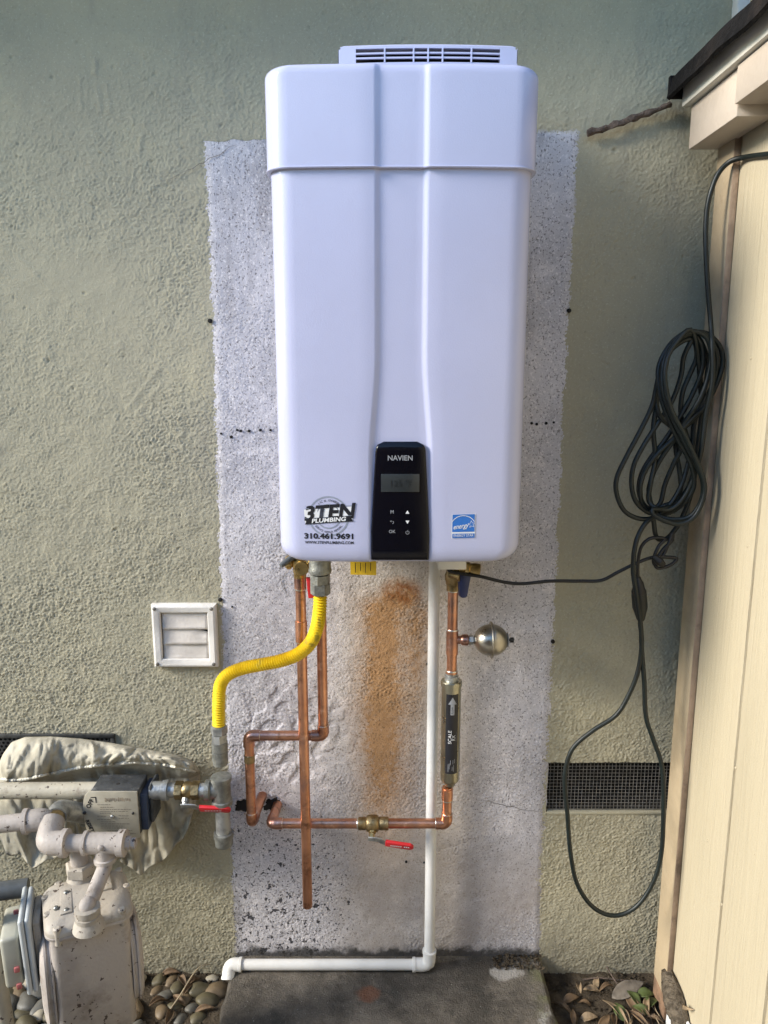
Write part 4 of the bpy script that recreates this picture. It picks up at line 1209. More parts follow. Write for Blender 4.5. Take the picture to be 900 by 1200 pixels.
# ================================================================ QUAKE SHUTOFF VALVE
qb0, qb1 = P(118, 907, -.085), P(173, 907, -.085)
Z1 = qb0.z; YB, YFr = -.085, G(105, 928, Z1).y
X0, X1 = qb0.x, qb1.x
qv = thing('quake_valve', 'black box shaped gas shutoff valve with worn instruction plate reading OFF and RESET', 'shutoff valve', (X0, YFr, Z1 - .12))
ZB = P(163, 982, YFr).z
MB().box((X0 + .002, YFr + .006, ZB + .006), (X1, YB, Z1), .003).build('body', 'valve_black', qv)
# plate with a bulged left side
zc_ = (Z1 + ZB) / 2; lp = []
xl = P(97, 950, YFr).x
for k in range(13):
    t = k / 12; z = lerp(Z1, ZB, t); lp.append(Vector((X0 - (X0 - xl) * (1 - ((t - .42) / (.42 if t < .42 else .58)) ** 2) ** .5 * .98 if abs(t - .42) < .58 else X0, YFr, z)))
lp += [Vector((X1 - .001, YFr, ZB)), Vector((X1 - .001, YFr, Z1))]
plate = MB().prism(lp, (0, .005, 0), .0012).build('instruction_plate', 'plate', qv)
def qp(px, py): 
    p = P(px, py, YFr - .0005); return p
def on_q(c, rot=0):
    ca, sa = math.cos(R(rot)), math.sin(R(rot))
    return lambda x, z: (c.x + x * ca - z * sa, YFr - .0005, c.z + x * sa + z * ca)
text('OFF', .0135, 'print_black', plate, on_q(qp(105.5, 942), 62), 'plate_lettering', bold=.0004)
text('RESET', .0115, 'print_black', plate, on_q(qp(105, 968), -70), 'plate_lettering', bold=.0004)
q = qp(111, 936)
flat([(q.x - .009, q.z + .004), (q.x + .003, q.z + .0045), (q.x + .003, q.z + .0025), (q.x - .009, q.z + .002)], 'plate_arrow', 'print_black', plate, YFr - .0005)
flat([(q.x + .0008, q.z + .0025), (q.x + .003, q.z + .0025), (q.x + .0035, q.z - .010), (q.x + .0015, q.z - .010)], 'plate_arrow', 'print_black', plate, YFr - .0005)
# worn heading and rows of small print
random.seed(5)
hd = MB()
for k in range(14):
    p = qp(123.5 + k * 2.2, 937 + random.uniform(-.5, .5)); wq, hq = random.uniform(.0012, .002), random.uniform(.003, .0052)
    hd._add([(p.x - wq, YFr - .0005, p.z - hq), (p.x + wq, YFr - .0005, p.z - hq), (p.x + wq * random.uniform(.5, 1), YFr - .0005, p.z + hq), (p.x - wq, YFr - .0005, p.z + hq * .8)], [(0, 1, 2, 3)])
hd.build('plate_print', 'print_tan', plate, smooth=False)
rw = MB()
for i, (y_, xa, xb) in enumerate([(943, 114, 130), (946, 117, 134), (948.6, 117, 155), (951, 117, 150), (953, 117, 131), (956.5, 114, 124), (956, 139, 151), (959, 139, 151), (960.5, 114, 130), (963, 118, 136), (965.5, 118, 152), (968, 118, 146), (970.3, 118, 144), (973.5, 126, 155), (977, 136, 160)]):
    x_ = xa
    while x_ < xb:
        ln_ = random.uniform(1.5, 4.5); p = qp(x_, y_); p2 = qp(min(xb, x_ + ln_), y_)
        rw._add([(p.x, YFr - .0005, p.z - .0006), (p2.x, YFr - .0005, p.z - .0006), (p2.x, YFr - .0005, p.z + .0006), (p.x, YFr - .0005, p.z + .0006)], [(0, 1, 2, 3)]); x_ += ln_ + random.uniform(.5, 1)
rw.build('plate_print', 'print_faint', plate, smooth=False)
for (px, py, r_, mt) in [(131.5, 957, .0042, 'steel'), (99.5, 952.5, .0036, 'black'), (156, 953, .0028, 'black')]:
    MB().lathe(qp(px, py) + Vector((0, .002, 0)), YF, [(0, r_), (.004, r_), (.0052, r_ * .7)], 14).build('screw', mt, qv)
MB().lathe((lerp(X0, X1, .5), lerp(YB, YFr, .55), Z1 - .001), ZU, [(0, .0045), (.0012, .0045), (.0016, .003)], 14).build('top_screw', 'dark_hole', qv)
# blue side boss
sb0 = P(166, 940, YFr + .03)
MB().box((X1 - .001, YFr + .012, P(165, 977, YFr).z), (X1 + .016, YB + .012, P(165, 935, YFr).z), .004).build('side_flange', 'valve_blue', qv)
MB().box((X1 + .0155, YFr + .022, P(165, 972, YFr).z), (X1 + .026, YB + .006, P(165, 928, YFr).z), .006).build('side_cover', 'valve_black', qv)

# ================================================================ CANVAS CLOTH
def poly_at(pts, x):
    for (x0, y0), (x1, y1) in zip(pts, pts[1:]):
        if x0 <= x <= x1: return lerp(y0, y1, (x - x0) / (x1 - x0))
    return pts[0][1] if x < pts[0][0] else pts[-1][1]
topc = [(-4, 902), (4, 884), (14, 870), (30, 864), (60, 863.5), (95, 866), (130, 871), (175, 879), (210, 886), (224, 891), (234, 903)]
seam = [(-4, 912), (15, 914), (30, 913), (60, 906), (95, 899), (130, 895), (160, 893), (190, 895), (215, 900), (234, 906)]
hem = [(-4, 972), (8, 1000), (22, 1003), (37, 1016), (55, 1009), (83, 998), (110, 994), (140, 1008), (165, 1026), (178, 1016), (197, 1001), (215, 984), (222, 966), (230, 935), (234, 915)]
NI, NJ = 150, 96; rows = []
for j in range(NJ + 1):
    row = []; t = j / NJ
    for i in range(NI + 1):
        x = lerp(-4, 234, i / NI); a, s_, h = poly_at(topc, x), poly_at(seam, x), poly_at(hem, x)
        edge = min(1, (x + 4) / 14 + .1, (234 - x) / 14 + .1)
        wv = Vector((x * .03, t * 3, 0)); wx_ = mnoise.noise(wv) * 14; wt_ = mnoise.noise(wv + Vector((9, 4, 2))) * .5
        if t < .45:
            q = t / .45; y = lerp(a, s_, q)
            body = math.sin(math.pi * min(1, q * .66 + .03)) ** .7
            Y = -.006 - (.018 + .066 * body) * edge
            xw = x + wx_ + q * 10
            f = mnoise.noise(Vector((xw * .045, q * .8, 1.3))) * .024
            f -= (1 - abs(mnoise.noise(Vector((xw * .085, q * 1.0 + wt_, 5)))) * 2.6) * .008          # sharp raised creases
            f += abs(mnoise.noise(Vector((xw * .2, q * 1.6, 8)))) * .007 * q                              # puckers at the seam
            f += mnoise.noise(Vector((x * .30 + wt_ * 6, q * 4 + x * .05, 3))) * .002 - abs(mnoise.noise(Vector((x * .09 + q * 2, q * 1.8 - x * .03, 13)))) * .008
            Y += f * edge * min(1, q * 5)
        else:
            q = (t - .45) / .55; y = lerp(s_, h, q)
            under = max(0, 1 - q * 7)
            gap = math.exp(-((y - 927) / 15) ** 2)
            Y = -.006 - (.026 + .052 * under + .034 * q) * edge
            xw = x + wx_ * 1.6 - q * 26
            f = mnoise.noise(Vector((xw * .034, q * .5, 21))) * .044
            f -= (1 - abs(mnoise.noise(Vector((xw * .06, q * .7 + wt_, 31)))) * 2.6) * .012
            f += mnoise.noise(Vector((x * .02, q * 3.4 + x * .01, 41))) * .022 + mnoise.noise(Vector((x * .14, q * 2.6, 51))) * .006 - abs(mnoise.noise(Vector((x * .09 - q * 2.2, q * 4 + x * .03, 61)))) * .013
            Y += f * edge * (1 - .8 * gap) * (1 - under)
            if 900 < y < 950: Y = max(Y, -.088)
            y += mnoise.noise(Vector((x * .06, 0, 77))) * 5 * q
        p = P(x, y, min(Y, -.006)); row.append(p)
    rows.append(row)
cl = MB().grid(rows).build('canvas_cloth', 'canvas', None, sharp=180)
so = cl.modifiers.new('thickness', 'SOLIDIFY'); so.thickness = .0025; so.offset = 0
tag(cl, 'crumpled dirty canvas cloth stuffed over the vent behind the gas pipe', 'cloth')
sr = rows[int(round(.45 * NJ))]
sm_ = MB()
for i in range(6, NI - 5, 1):
    if i % 2 == 0:
        a, c = sr[i] + Vector((0, -.004, .001)), sr[i + 1] + Vector((0, -.004, .001)); sm_.tube([lerp(a, c, -.1), lerp(a, c, 1.1)], .0022, 6)
sm_.tube([p + Vector((0, -.001, 0)) for p in sr[4:NI - 3]], .004, 8)
so_ = sm_.build('hem_stitching', 'stitch', cl)

# ================================================================ GAS METER
MZ = .40
mFL, mFR, mBR, mBL = (G(*q, MZ) for q in ((51, 1104), (155, 1070), (149, 1014), (48, 1039)))
mc = (mFL + mFR + mBR + mBL) / 4
rotm = math.atan2((mFR - mFL).y, (mFR - mFL).x) * .9
MR = Matrix.Translation(mc) @ Matrix.Rotation(rotm, 4, 'Z')
MBZ = .135
meter = thing('gas_meter', 'pinkish beige painted gas meter with bolted top plate on the pebbles', 'gas meter', (mc.x, mc.y, SOIL))
hw, hd = .083, .078
def mp(x, y, z): return MR @ Vector((x, y, z))
def rrect(hw, hd, r, z, n=6, wob=0):
    out = []
    for cx_, cy_, a0 in ((hw - r, hd - r, 0), (-hw + r, hd - r, 90), (-hw + r, -hd + r, 180), (hw - r, -hd + r, 270)):
        for k in range(n + 1):
            a = R(a0 + 90 * k / n); out.append(Vector((cx_ + r * math.cos(a), cy_ + r * math.sin(a), z)))
    return out
def loft(sections):
    m_ = MB(); n = len(sections[0]); vs = [v for s_ in sections for v in s_]
    fs = [(i * n + k, i * n + (k + 1) % n, (i + 1) * n + (k + 1) % n, (i + 1) * n + k) for i in range(len(sections) - 1) for k in range(n)]
    fs += [tuple(range(n - 1, -1, -1)), tuple((len(sections) - 1) * n + k for k in range(n))]
    m_._add([MR @ v for v in vs], fs); return m_
H0 = MBZ - MZ
loft([rrect(hw * .86, hd * .84, .012, H0), rrect(hw * .9, hd * .88, .015, H0 + .006), rrect(hw * .9, hd * .88, .015, -.022), rrect(hw * .9, hd * .88, .015, -.012)]).build('case', 'meter_paint', meter)
loft([rrect(hw * .99, hd * .99, .03, -.018), rrect(hw, hd, .03, -.0165), rrect(hw, hd, .03, -.012), rrect(hw * .985, hd * .985, .03, -.0105)]).build('gasket_flange', 'meter_paint', meter)
# top plate: domed, with scallops at the bolts
secs = []
for z, f in ((-.0095, 1.0), (-.004, 1.0), (0, .985), (.006, .93), (.012, .82), (.015, .6), (.016, .2)):
    s_ = rrect(hw * f, hd * f, .03 * f, z, 8)
    for v in s_:
        a = math.atan2(v.y, v.x); sc = 1 - .15 * max(0, math.cos(6 * a + .6)) ** 3 * (1 if z > .003 else 0)
        v.x *= sc; v.y *= sc
    secs.append(s_)
loft(secs).build('top_plate', 'meter_grey', meter, sharp=50)
for bx, by in ((-.075, -.02), (-.06, -.072), (.0, -.076), (.06, -.07), (.077, .0), (.07, .06), (-.05, .068), (-.076, .035)):
    MB().lathe(mp(bx, by, -.012), ZU, [(0, .0062), (.016, .0062), (.0165, .0075), (.021, .0075), (.023, .005)], 12).lathe(mp(bx, by, -.012), -ZU, [(0, .006), (.014, .006), (.016, .004)], 10).build('bolt', 'meter_grey', meter)
MB().prism([mp(-.052, -.045, .013), mp(-.030, -.045, .013), mp(-.026, .03, .012), mp(-.048, .03, .012)], (0, 0, .0045), .001).build('name_plate', 'meter_grey', meter)
MB().prism([mp(.02, -.008, .010), mp(.05, -.008, .010), mp(.05, .05, .010), mp(.02, .05, .010)], (0, 0, .009), .001).build('seal_plate', 'meter_grey', meter)
for sx_, sy_ in ((-.040, -.035), (-.037, .02), (-.058, -.02)):
    MB().lathe(mp(sx_, sy_, .012), ZU, [(0, .005), (.006, .005), (.008, .003)], 10).build('plate_screw', 'steel_dark', meter)
# bulging side pans
for s_ in (-1, 1):
    secs = []
    for off, f in ((0, 1.0), (.003, 1.0), (.004, .94), (.010, .93), (.011, .98), (.015, .98), (.022, .80), (.025, .5)):
        loop = []
        for k in range(28):
            a = 2 * math.pi * k / 28
            ey = math.copysign(abs(math.cos(a)) ** .6, math.cos(a)) * hd * .86 * f
            ez_ = math.copysign(abs(math.sin(a)) ** .6, math.sin(a)) * .098 * f
            loop.append(Vector((s_ * (hw * .88 + off), ey, -.145 + ez_)))
        secs.append(loop)
    loft(secs).build('diaphragm_cover', 'meter_paint', meter, sharp=50)
# connection nuts on top
n1 = G(95, 1030, MZ + .01); n2 = G(104, 1085, MZ + .01)
for n_, hx in ((n1, 6), (n2, 22)):
    MB().lathe(n_ - ZU * .004, ZU, [(0, .030), (.012, .027), (.022, .021)], 22).build('boss', 'meter_grey', meter)
    MB().lathe(n_ + ZU * .014, ZU, [(0, .026), (.002, .030), (.022, .030), (.025, .026)] if hx == 6 else [(0, .021), (.002, .0235), (.010, .0235), (.011, .0212), (.016, .0212), (.017, .024), (.027, .024), (.029, .019)], hx).build('union_nut', 'meter_grey', meter)
# foot bracket under the meter
MB().lathe((mc.x, mc.y, SOIL - .01), ZU, [(0, .05), (.02, .045), (.024, .02), (MBZ - SOIL + .012, .02)], 20).build('support_post', 'meter_paint', meter)

# meter manifold (pinkish painted iron)
man = thing('meter_manifold', 'pinkish painted iron pipe and tee joining the gas meter to the quake valve', 'gas pipe', n2)
Ym = -.285
mA = P(57, 985, Ym); mT = P(122, 990, Ym); mE = P(146, 988, Ym); mA.z = mT.z = mE.z = P(100, 988, Ym).z
MB().tube([mA, mE], .0175, 18).build('tube', 'meter_paint', man)
def fitting(p0, d, prof, name='collar', mat='meter_paint', n=22): return MB().lathe(p0, d, prof, n).build(name, mat, man)
pc = P(98, 988, Ym); pc.z = mA.z
te = MB().lathe(pc, XP, [(0, .021), (.001, .0245), (.008, .0245), (.0095, .0215), (.07, .0215), (.072, .027), (.086, .027), (.0875, .02)], 24)
te.lathe(Vector((mT.x, Ym, mT.z)), -ZU, [(0, .02), (.03, .0195), (.032, .0225), (.04, .0225), (.041, .016)], 20)
te.build('tee', 'meter_paint', man)
MB().lathe(mE - XP * .003, XP, [(0, .014), (.016, .014), (.0165, .011), (.026, .011)], 8).build('end_plug', 'meter_paint', man)
q = P(122, 984, Ym); MB().lathe(Vector((q.x, Ym - .0205, mT.z + .004)), YF, [(0, .006), (.003, .006), (.005, .003)], 12).build('boss_plug', 'meter_paint', man)
# swan-neck down to the front nut
sn = spline([Vector((mT.x, Ym, mT.z - .03)), Vector((mT.x - .001, Ym - .003, mT.z - .05)), Vector((lerp(mT.x, n2.x, .35), lerp(Ym, n2.y, .4), lerp(mT.z - .05, n2.z + .03, .3))),
             Vector((lerp(mT.x, n2.x, .88), lerp(Ym, n2.y, .88), lerp(mT.z - .05, n2.z + .03, .62))), Vector((n2.x, n2.y, n2.z + .045)), Vector((n2.x, n2.y, n2.z + .01))], 10)
MB().tube(sn, .0148, 18).build('swan_neck', 'meter_paint', man)
# elbow at the left, rusty nipple and galvanised bend up to the quake valve
mU = P(62, 962, -.235)
MB().tube(fillet([mA + XP * .03, mA - XP * .004, mU], .03, 10), .0242, 20).build('elbow', 'meter_paint', man)
MB().lathe(mA + XP * .026, XP, [(0, .024), (.001, .0285), (.012, .0285), (.0135, .021)], 22).build('collar', 'meter_paint', man)
g1 = P(72, 951, -.18); g2 = P(103, 955, (YB + YFr) / 2)
MB().tube([lerp(mA, mU, .8), mU, lerp(mU, g1, .5)], .0185, 18).build('rusty_nipple', 'dull_brass', man)
MB().tube(fillet([lerp(mU, g1, .35), g1 + Vector((-.004, 0, .006)), g2 + Vector((.01, 0, 0))], .045, 12), .0215, 20).build('galvanised_elbow', 'steel', man)
MB().lathe(g2 + Vector((-.012, 0, 0)), XP, [(0, .0215), (.001, .025), (.016, .025)], 20).build('galvanised_collar', 'steel_dark', man)

inl = thing('meter_inlet_pipe', 'pinkish painted inlet pipe with elbow entering behind the meter manifold', 'gas pipe', n1)
i0 = P(-70, 974, -.26); i1 = P(44, 961, -.235); i2 = P(66, 990, -.20); 
MB().tube([i0, lerp(i0, i1, .5), i1], .0178, 18).build('tube', 'meter_paint', inl)
dI = (i1 - i0).normalized()
MB().lathe(i1 - dI * .028, dI, [(0, .021), (.001, .0265), (.010, .0265), (.0115, .023)], 22).build('collar', 'meter_paint', inl)
MB().tube(fillet([i1 - dI * .018, i1 + dI * .018, Vector((i1.x + .03, i1.y + .01, i1.z - .05))], .028, 10), .0232, 20).build('elbow', 'meter_paint', inl)
MB().tube(fillet([Vector((i1.x + .026, i1.y + .008, i1.z - .035)), Vector((n1.x, n1.y, n1.z + .075)), n1 + ZU * .03], .03, 8), .0182, 18).build('tube', 'meter_paint', inl)

# meter reader module at the left
mod = thing('meter_module', 'thin pale grey plastic module clipped to the gas meter side', 'meter module', (-.75, -.3, .18))
ms = Matrix.Translation(P(36, 1100, -.33)) @ Matrix.Rotation(R(-2), 4, 'Y') @ Matrix.Rotation(R(20), 4, 'Z')
MB().box((-.011, -.058, -.084), (-.0005, .058, .084), .005, ms, 3).build('module_front', 'module', mod)
MB().box((.0002, -.056, -.082), (.011, .056, .082), .005, ms, 3).build('module_back', 'module', mod)
MB().box((.0115, -.04, -.04), (.026, .05, .06), .003, ms).build('mounting_plate', 'meter_grey', mod)
MB().tube([ms @ Vector((.03, .01, .01)), mp(-hw * .85, .0, -.06)], .012, 10).build('mounting_arm', 'meter_grey', mod)
ix = MB().box((-.048, -.052, -.062), (-.0135, .052, .05), .008, ms, 3).build('index_cover', 'index', mod)
for zz, yy in ((.052, .03), (-.02, -.045), (-.058, -.045)):
    MB().box((-.028, yy - .012, zz - .006), (-.018, yy - .006, zz + .006), .002, ms).build('red_tab', 'red_clip', ix)

# grey conduit and cream post at the left border
q0, q1 = P(-60, 1052, -.16), P(33, 1040, -.12)
tag(MB().tube([q0, q1], .021, 18).build('grey_conduit', 'grey_plastic'), 'dark grey pipe stub lying behind the meter module', 'pipe')
q0, q1 = P(-4, 1085, -.36), P(8, 1185, -.33)
q0 = Vector((q1.x - .012, -.345, .46)); q1 = Vector((q1.x + .004, -.33, SOIL - .02))
pst = thing('meter_riser', 'cream painted pipe rising from the pebbles beside the meter module', 'gas pipe', q1)
MB().tube([q1, q0], .0165, 18).build('tube', 'pipe_paint', pst)
MB().lathe(q1 + ZU * .10, ZU, [(0, .018), (.002, .023), (.03, .023), (.032, .018)], 18).build('collar', 'pipe_paint', pst)

# ================================================================ DRYER VENT
v0, v1 = P(174, 711, -.03), P(254, 785, -.03)
dv = thing('dryer_vent', 'square white plastic louvred vent cover screwed to the stucco', 'vent cover', (v0.x, 0, v1.z))
fx0, fx1, fz0, fz1 = v0.x, v1.x, v1.z, v0.z
fw = .021
o_ = [(fx0, fz0), (fx1, fz0), (fx1, fz1), (fx0, fz1)]; ins = .005
fr = MB()
def sq(i, y): return [Vector((fx0 + i, y, fz0 + i)), Vector((fx1 - i, y, fz0 + i)), Vector((fx1 - i, y, fz1 - i)), Vector((fx0 + i, y, fz1 - i))]
secs = [sq(0, .002), sq(0, -.012), sq(.002, -.0165), sq(.006, -.0185), sq(fw - .004, -.0165), sq(fw - .001, -.014), sq(fw, .0)]
vs = [v for s_ in secs for v in s_]
fr._add(vs, [(i * 4 + k, i * 4 + (k + 1) % 4, (i + 1) * 4 + (k + 1) % 4, (i + 1) * 4 + k) for i in range(len(secs) - 1) for k in range(4)])
fr.build('frame', 'vent_white', dv, sharp=30)
MB().box((fx0 + .01, -.002, fz0 + .01), (fx1 - .01, .004, fz1 - .01)).build('back_plate', 'dark_hole', dv)
ih = (fz1 - fz0 - 2 * fw) / 3
for k in range(3):
    zt = fz1 - fw - k * ih - .001; zb_ = zt - ih - .002
    xa, xb = fx0 + fw + .002, fx1 - fw - .001; rows = []
    for q in range(7):
        t = q / 6; z = lerp(zt, zb_, t); yy = -.007 - .003 * t - (.0015 if q == 6 else 0)
        row = []
        for i in range(17):
            x = lerp(xa, xb, i / 16); yw = yy + noisy((x, k, z), 24, .0013)
            zz = z
            if k == 1 and i > 11 and q < 3: zz -= (i - 11) * .0022 * (3 - q) / 3; yw += .004 * (i - 11) / 5
            row.append(Vector((x, yw, zz)))
        rows.append(row)
    lv = MB().grid(rows).build('louvre', 'louvre', dv)
    md = lv.modifiers.new('thickness', 'SOLIDIFY'); md.thickness = .0018
for cx_, cz_ in ((fx0 + .009, fz0 + .009), (fx1 - .009, fz0 + .009), (fx0 + .009, fz1 - .009), (fx1 - .009, fz1 - .009)):
    MB().lathe((cx_, -.0165, cz_), YF, [(0, .0042), (.003, .0042), (.0042, .0025)], 14).build('screw', 'wire', dv)

# ================================================================ CORDS
def zp(pts, Y0, sc=4.8, ox=700, oy=370): return [P(ox + x / sc, oy + y / sc, Y0 + (d if len(pts[0]) > 2 else 0)) for x, y, *r_ in pts for d in [r_[0] if r_ else 0]]
ec = thing('extension_cord', 'dark green extension cord coiled in long loops beside the yellow shed', 'extension cord', P(760, 600, -.16))
CRD = .0049
# cable from the shed top down into the coil; coil is one continuous figure of long loops
lead = [S(960, 171, XS - .006), S(905, 180, XS - .006), S(875, 184, XS - .006), P(856, 189, -.155), P(842, 203, -.15), P(833, 225, -.15), P(828, 250, -.15), P(827, 285, -.155), P(829, 330, -.16), P(833, 380, -.165)]
loops = [  # (x, y, depth) in the enlarged view of the coil; each row runs once round
    [(645, 160, -.02), (650, 300, -.025), (640, 420, -.025), (610, 560, -.02), (590, 720, -.02), (560, 850, -.015), (500, 1000, -.01), (420, 1085, -.01), (340, 1085, -.01), (290, 1040, 0), (300, 940, 0), (325, 800, .005), (315, 640, .005), (335, 480, .005), (350, 330, 0), (400, 200, 0)],
    [(490, 115, 0), (600, 95, .0), (680, 160, .0), (705, 250, .0), (680, 360, 0), (610, 500, .005), (520, 590, 0), (430, 690, 0), (335, 780, .0), (265, 880, .005), (240, 980, .005), (260, 1070, .01), (340, 1120, .005), (440, 1090, 0), (520, 1010, -.01), (545, 930, -.015), (520, 820, -.02), (450, 690, -.02), (380, 530, -.02), (345, 380, -.015), (350, 270, -.01), (420, 150, -.005)],
    [(520, 88, -.01), (610, 120, -.012), (640, 220, -.012), (620, 350, -.01), (570, 480, -.01), (490, 600, .0), (430, 700, 0), (360, 800, .005), (310, 900, .01), (290, 1000, .01), (330, 1110, -.0), (420, 1145, -.012), (520, 1130, -.02), (580, 1050, -.025), (595, 950, -.028), (560, 840, -.03), (480, 690, -.03), (400, 520, -.03), (365, 380, -.028), (380, 240, -.02), (450, 140, -.01)],
    [(540, 105, -.005), (590, 180, 0), (590, 300, .005), (540, 430, .01), (470, 560, .01), (380, 700, .012), (300, 800, .012), (245, 900, .014), (235, 1000, .014), (280, 1080, .012), (350, 1060, .01), (380, 950, .01), (430, 830, .005), (470, 740, 0), (430, 640, 0), (350, 560, .0), (330, 430, .005), (370, 260, .005), (440, 170, 0)],
    [(530, 130, 0), (560, 220, .01), (520, 330, .015), (480, 430, .015), (470, 560, .015), (510, 700, .015), (545, 820, .015), (520, 950, .012), (450, 1040, .01), (370, 1070, .008), (300, 1110, .005), (220, 1050, .0), (192, 950, -.0), (205, 840, 0), (260, 730, 0), (330, 620, .005), (420, 480, .01), (470, 340, .01), (490, 220, .005)],
    [(560, 120, 0), (620, 260, .01), (600, 420, .012), (545, 600, .012), (535, 720, .012), (500, 870, .01), (460, 980, .005), (400, 1070, .0), (320, 1135, -.0), (230, 1140, -.005), (150, 1095, -.005), (108, 1000, -.005), (110, 910, -.005), (160, 800, -.003), (240, 650, 0), (310, 500, 0), (345, 340, -.005), (400, 200, -.008), (470, 110, -.01)],
    [(600, 100, -.008), (670, 220, -.006), (650, 380, 0), (560, 560, .01), (480, 640, .01), (440, 720, .01), (460, 860, .01), (470, 960, .008), (440, 1050, .005), (370, 1085, -.01), (310, 1090, -.02), (330, 1130, -.025), (450, 1172, -.03), (545, 1130, -.033), (600, 1010, -.034), (590, 900, -.036), (500, 690, -.036), (420, 540, -.036), (385, 400, -.034), (385, 280, -.03), (430, 170, -.02), (540, 95, -.01)],
]
coil = []
for lp_ in loops: coil += zp(lp_, -.165)
tail = [P(822, 470, -.14), P(818, 520, -.14), P(812, 570, -.14), P(800, 605, -.14), P(790, 622, -.145), P(780, 632, -.15), P(772, 632, -.155), P(768, 626, -.155), P(766, 612, -.16), P(764, 607, -.165),
        P(755, 615, -.175), P(747, 630, -.18), P(743, 648, -.185), P(742, 670, -.185), P(745, 692, -.187), P(748, 712, -.185), P(751, 735, -.18)]
dn = [(752, 760, -.175), (755, 800, -.17), (757, 840, -.17), (766, 868, -.17), (776, 900, -.17), (777.5, 950, -.17), (775, 1000, -.17), (765, 1035, -.17), (745, 1063, -.17), (720, 1073, -.17), (695, 1063, -.17), (676, 1035, -.17), (668, 995, -.17), (665, 955, -.17), (662, 925, -.17), (663, 900, -.17), (672, 876, -.17), (695, 856, -.17), (722, 838, -.17), (738, 812, -.17), (748, 785, -.172), (752, 755, -.174), (750, 730, -.172)]
path = lead + coil + tail + [P(*q) for q in dn]
pts = spline(path, 6)
MB().tube(pts, CRD, 10).build('cable', 'cord', ec, sharp=80)
# connector where the heater plugs in
k0, k1 = P(747.5, 676, -.165), P(750.5, 720, -.165); dk = (k1 - k0).normalized()
MB().lathe(k0, dk, [(0, .005), (.006, .007), (.012, .0105), (.024, .0125), (.030, .0150), (.036, .0150)], 18).build('plug', 'cord_black', ec)
MB().lathe(k0 + dk * .0362, dk, [(0, .0150), (.003, .0155), (.03, .0155), (.045, .0115), (.056, .0085), (.06, .006)], 18).build('socket', 'cord', ec)

pc_ = thing('power_cord', 'thin black power cord running from under the heater towards the cord coil', 'power cord', P(600, 683, -.1))
pp = [P(524, 650, -.14), P(524, 662, -.14), P(527, 669, -.142), P(540, 672, -.145), P(565, 676, -.15), P(590, 682, -.15), P(612, 684, -.15), P(645, 681, -.15), P(680, 681, -.15), P(705, 680, -.155), P(725, 670, -.16), P(748, 659, -.165), P(766, 653, -.165), P(785, 653, -.165),
      P(793, 655, -.165), P(786, 662, -.17), P(772, 666, -.172), P(768, 660, -.17), P(776, 645, -.165), P(787, 634, -.16), P(788, 625, -.16), P(783, 638, -.162), P(775, 655, -.165), P(768, 662, -.168), P(766, 655, -.172), P(772, 640, -.17), P(779, 632, -.165), P(770, 630, -.165), P(760, 632, -.165), P(751, 642, -.165), P(747.5, 660, -.165), k0 + dk * .004]
MB().tube(spline(pp, 8), .0036, 10).build('cable', 'cord_black', pc_, sharp=80)
q = P(772, 655, -.176)
MB().tube([q + Vector((-.012, 0, .006)), q + Vector((0, -.004, -.004)), q + Vector((.01, 0, -.012))], [.006, .009, .006], 10).build('twist_tie', 'cord_black', pc_)

# ================================================================ PEBBLES, LEAVES, TWIGS
random.seed(21)
peb_me = []
for k in range(5):
    b = bmesh.new(); bmesh.ops.create_icosphere(b, subdivisions=3, radius=1)
    for v in b.verts:
        v.co *= 1 + mnoise.noise(v.co * 1.1 + Vector((k * 7, 0, 0))) * .22 + mnoise.noise(v.co * 2.6 + Vector((k * 3, 4, 0))) * .05
    me = bpy.data.meshes.new('pebble'); b.to_mesh(me); b.free(); me.shade_smooth(); peb_me.append(me)
variants = {}
def pebble(p, r, mat, label, group, rz=None, el=1.35):
    key = (random.randrange(5), mat)
    if key not in variants:
        me = peb_me[key[0]].copy(); me.materials.append(M[mat]); variants[key] = me
    o = bpy.data.objects.new('pebble', variants[key]); C.objects.link(o)
    o.scale = (r * el, r, r * .72); o.rotation_euler = (random.uniform(-.2, .2), random.uniform(-.2, .2), rz if rz is not None else random.uniform(0, 3.1))
    o.location = p; tag(o, label, 'pebble', group)
PM = ['peb1', 'peb2', 'peb4', 'peb1', 'peb2']
PN = {'peb1': 'olive', 'peb2': 'tan', 'peb3': 'cream', 'peb4': 'grey'}
lab_a, grp_a = '%s river pebble on the dark soil between gas meter and concrete pad', '%s pebbles between meter and pad'
def put(px, py, r, mat, lab_, grp_, rz=None, el=1.35, lift=.0):
    p = G(px, py, SOIL + r * .5 + lift); pebble(p, r, mat, lab_ % PN[mat], grp_ % PN[mat], rz, el)
for px, py, r, mt, rz in [(187, 1148, .016, 'peb1', 1.2), (201, 1150, .014, 'peb2', 1.2), (208, 1158, .016, 'peb1', 1.5), (235, 1160, .022, 'peb1', .2), (255, 1161, .023, 'peb2', .3), (244, 1172, .022, 'peb1', .2),
                          (218, 1170, .015, 'peb2', 1.9), (193, 1168, .015, 'peb4', .6), (183, 1162, .013, 'peb2', 1.2), (249, 1147, .0125, 'peb3', .2), (226, 1182, .014, 'peb4', .6), (205, 1180, .014, 'peb1', .3), (190, 1186, .016, 'peb2', 2), (212, 1195, .015, 'peb4', 1), (232, 1194, .016, 'peb1', .5)]:
    put(px, py, r, mt, lab_a, grp_a, rz)
lab_b, grp_b = '%s river pebble on the ground beneath the gas meter', '%s pebbles beneath the meter'
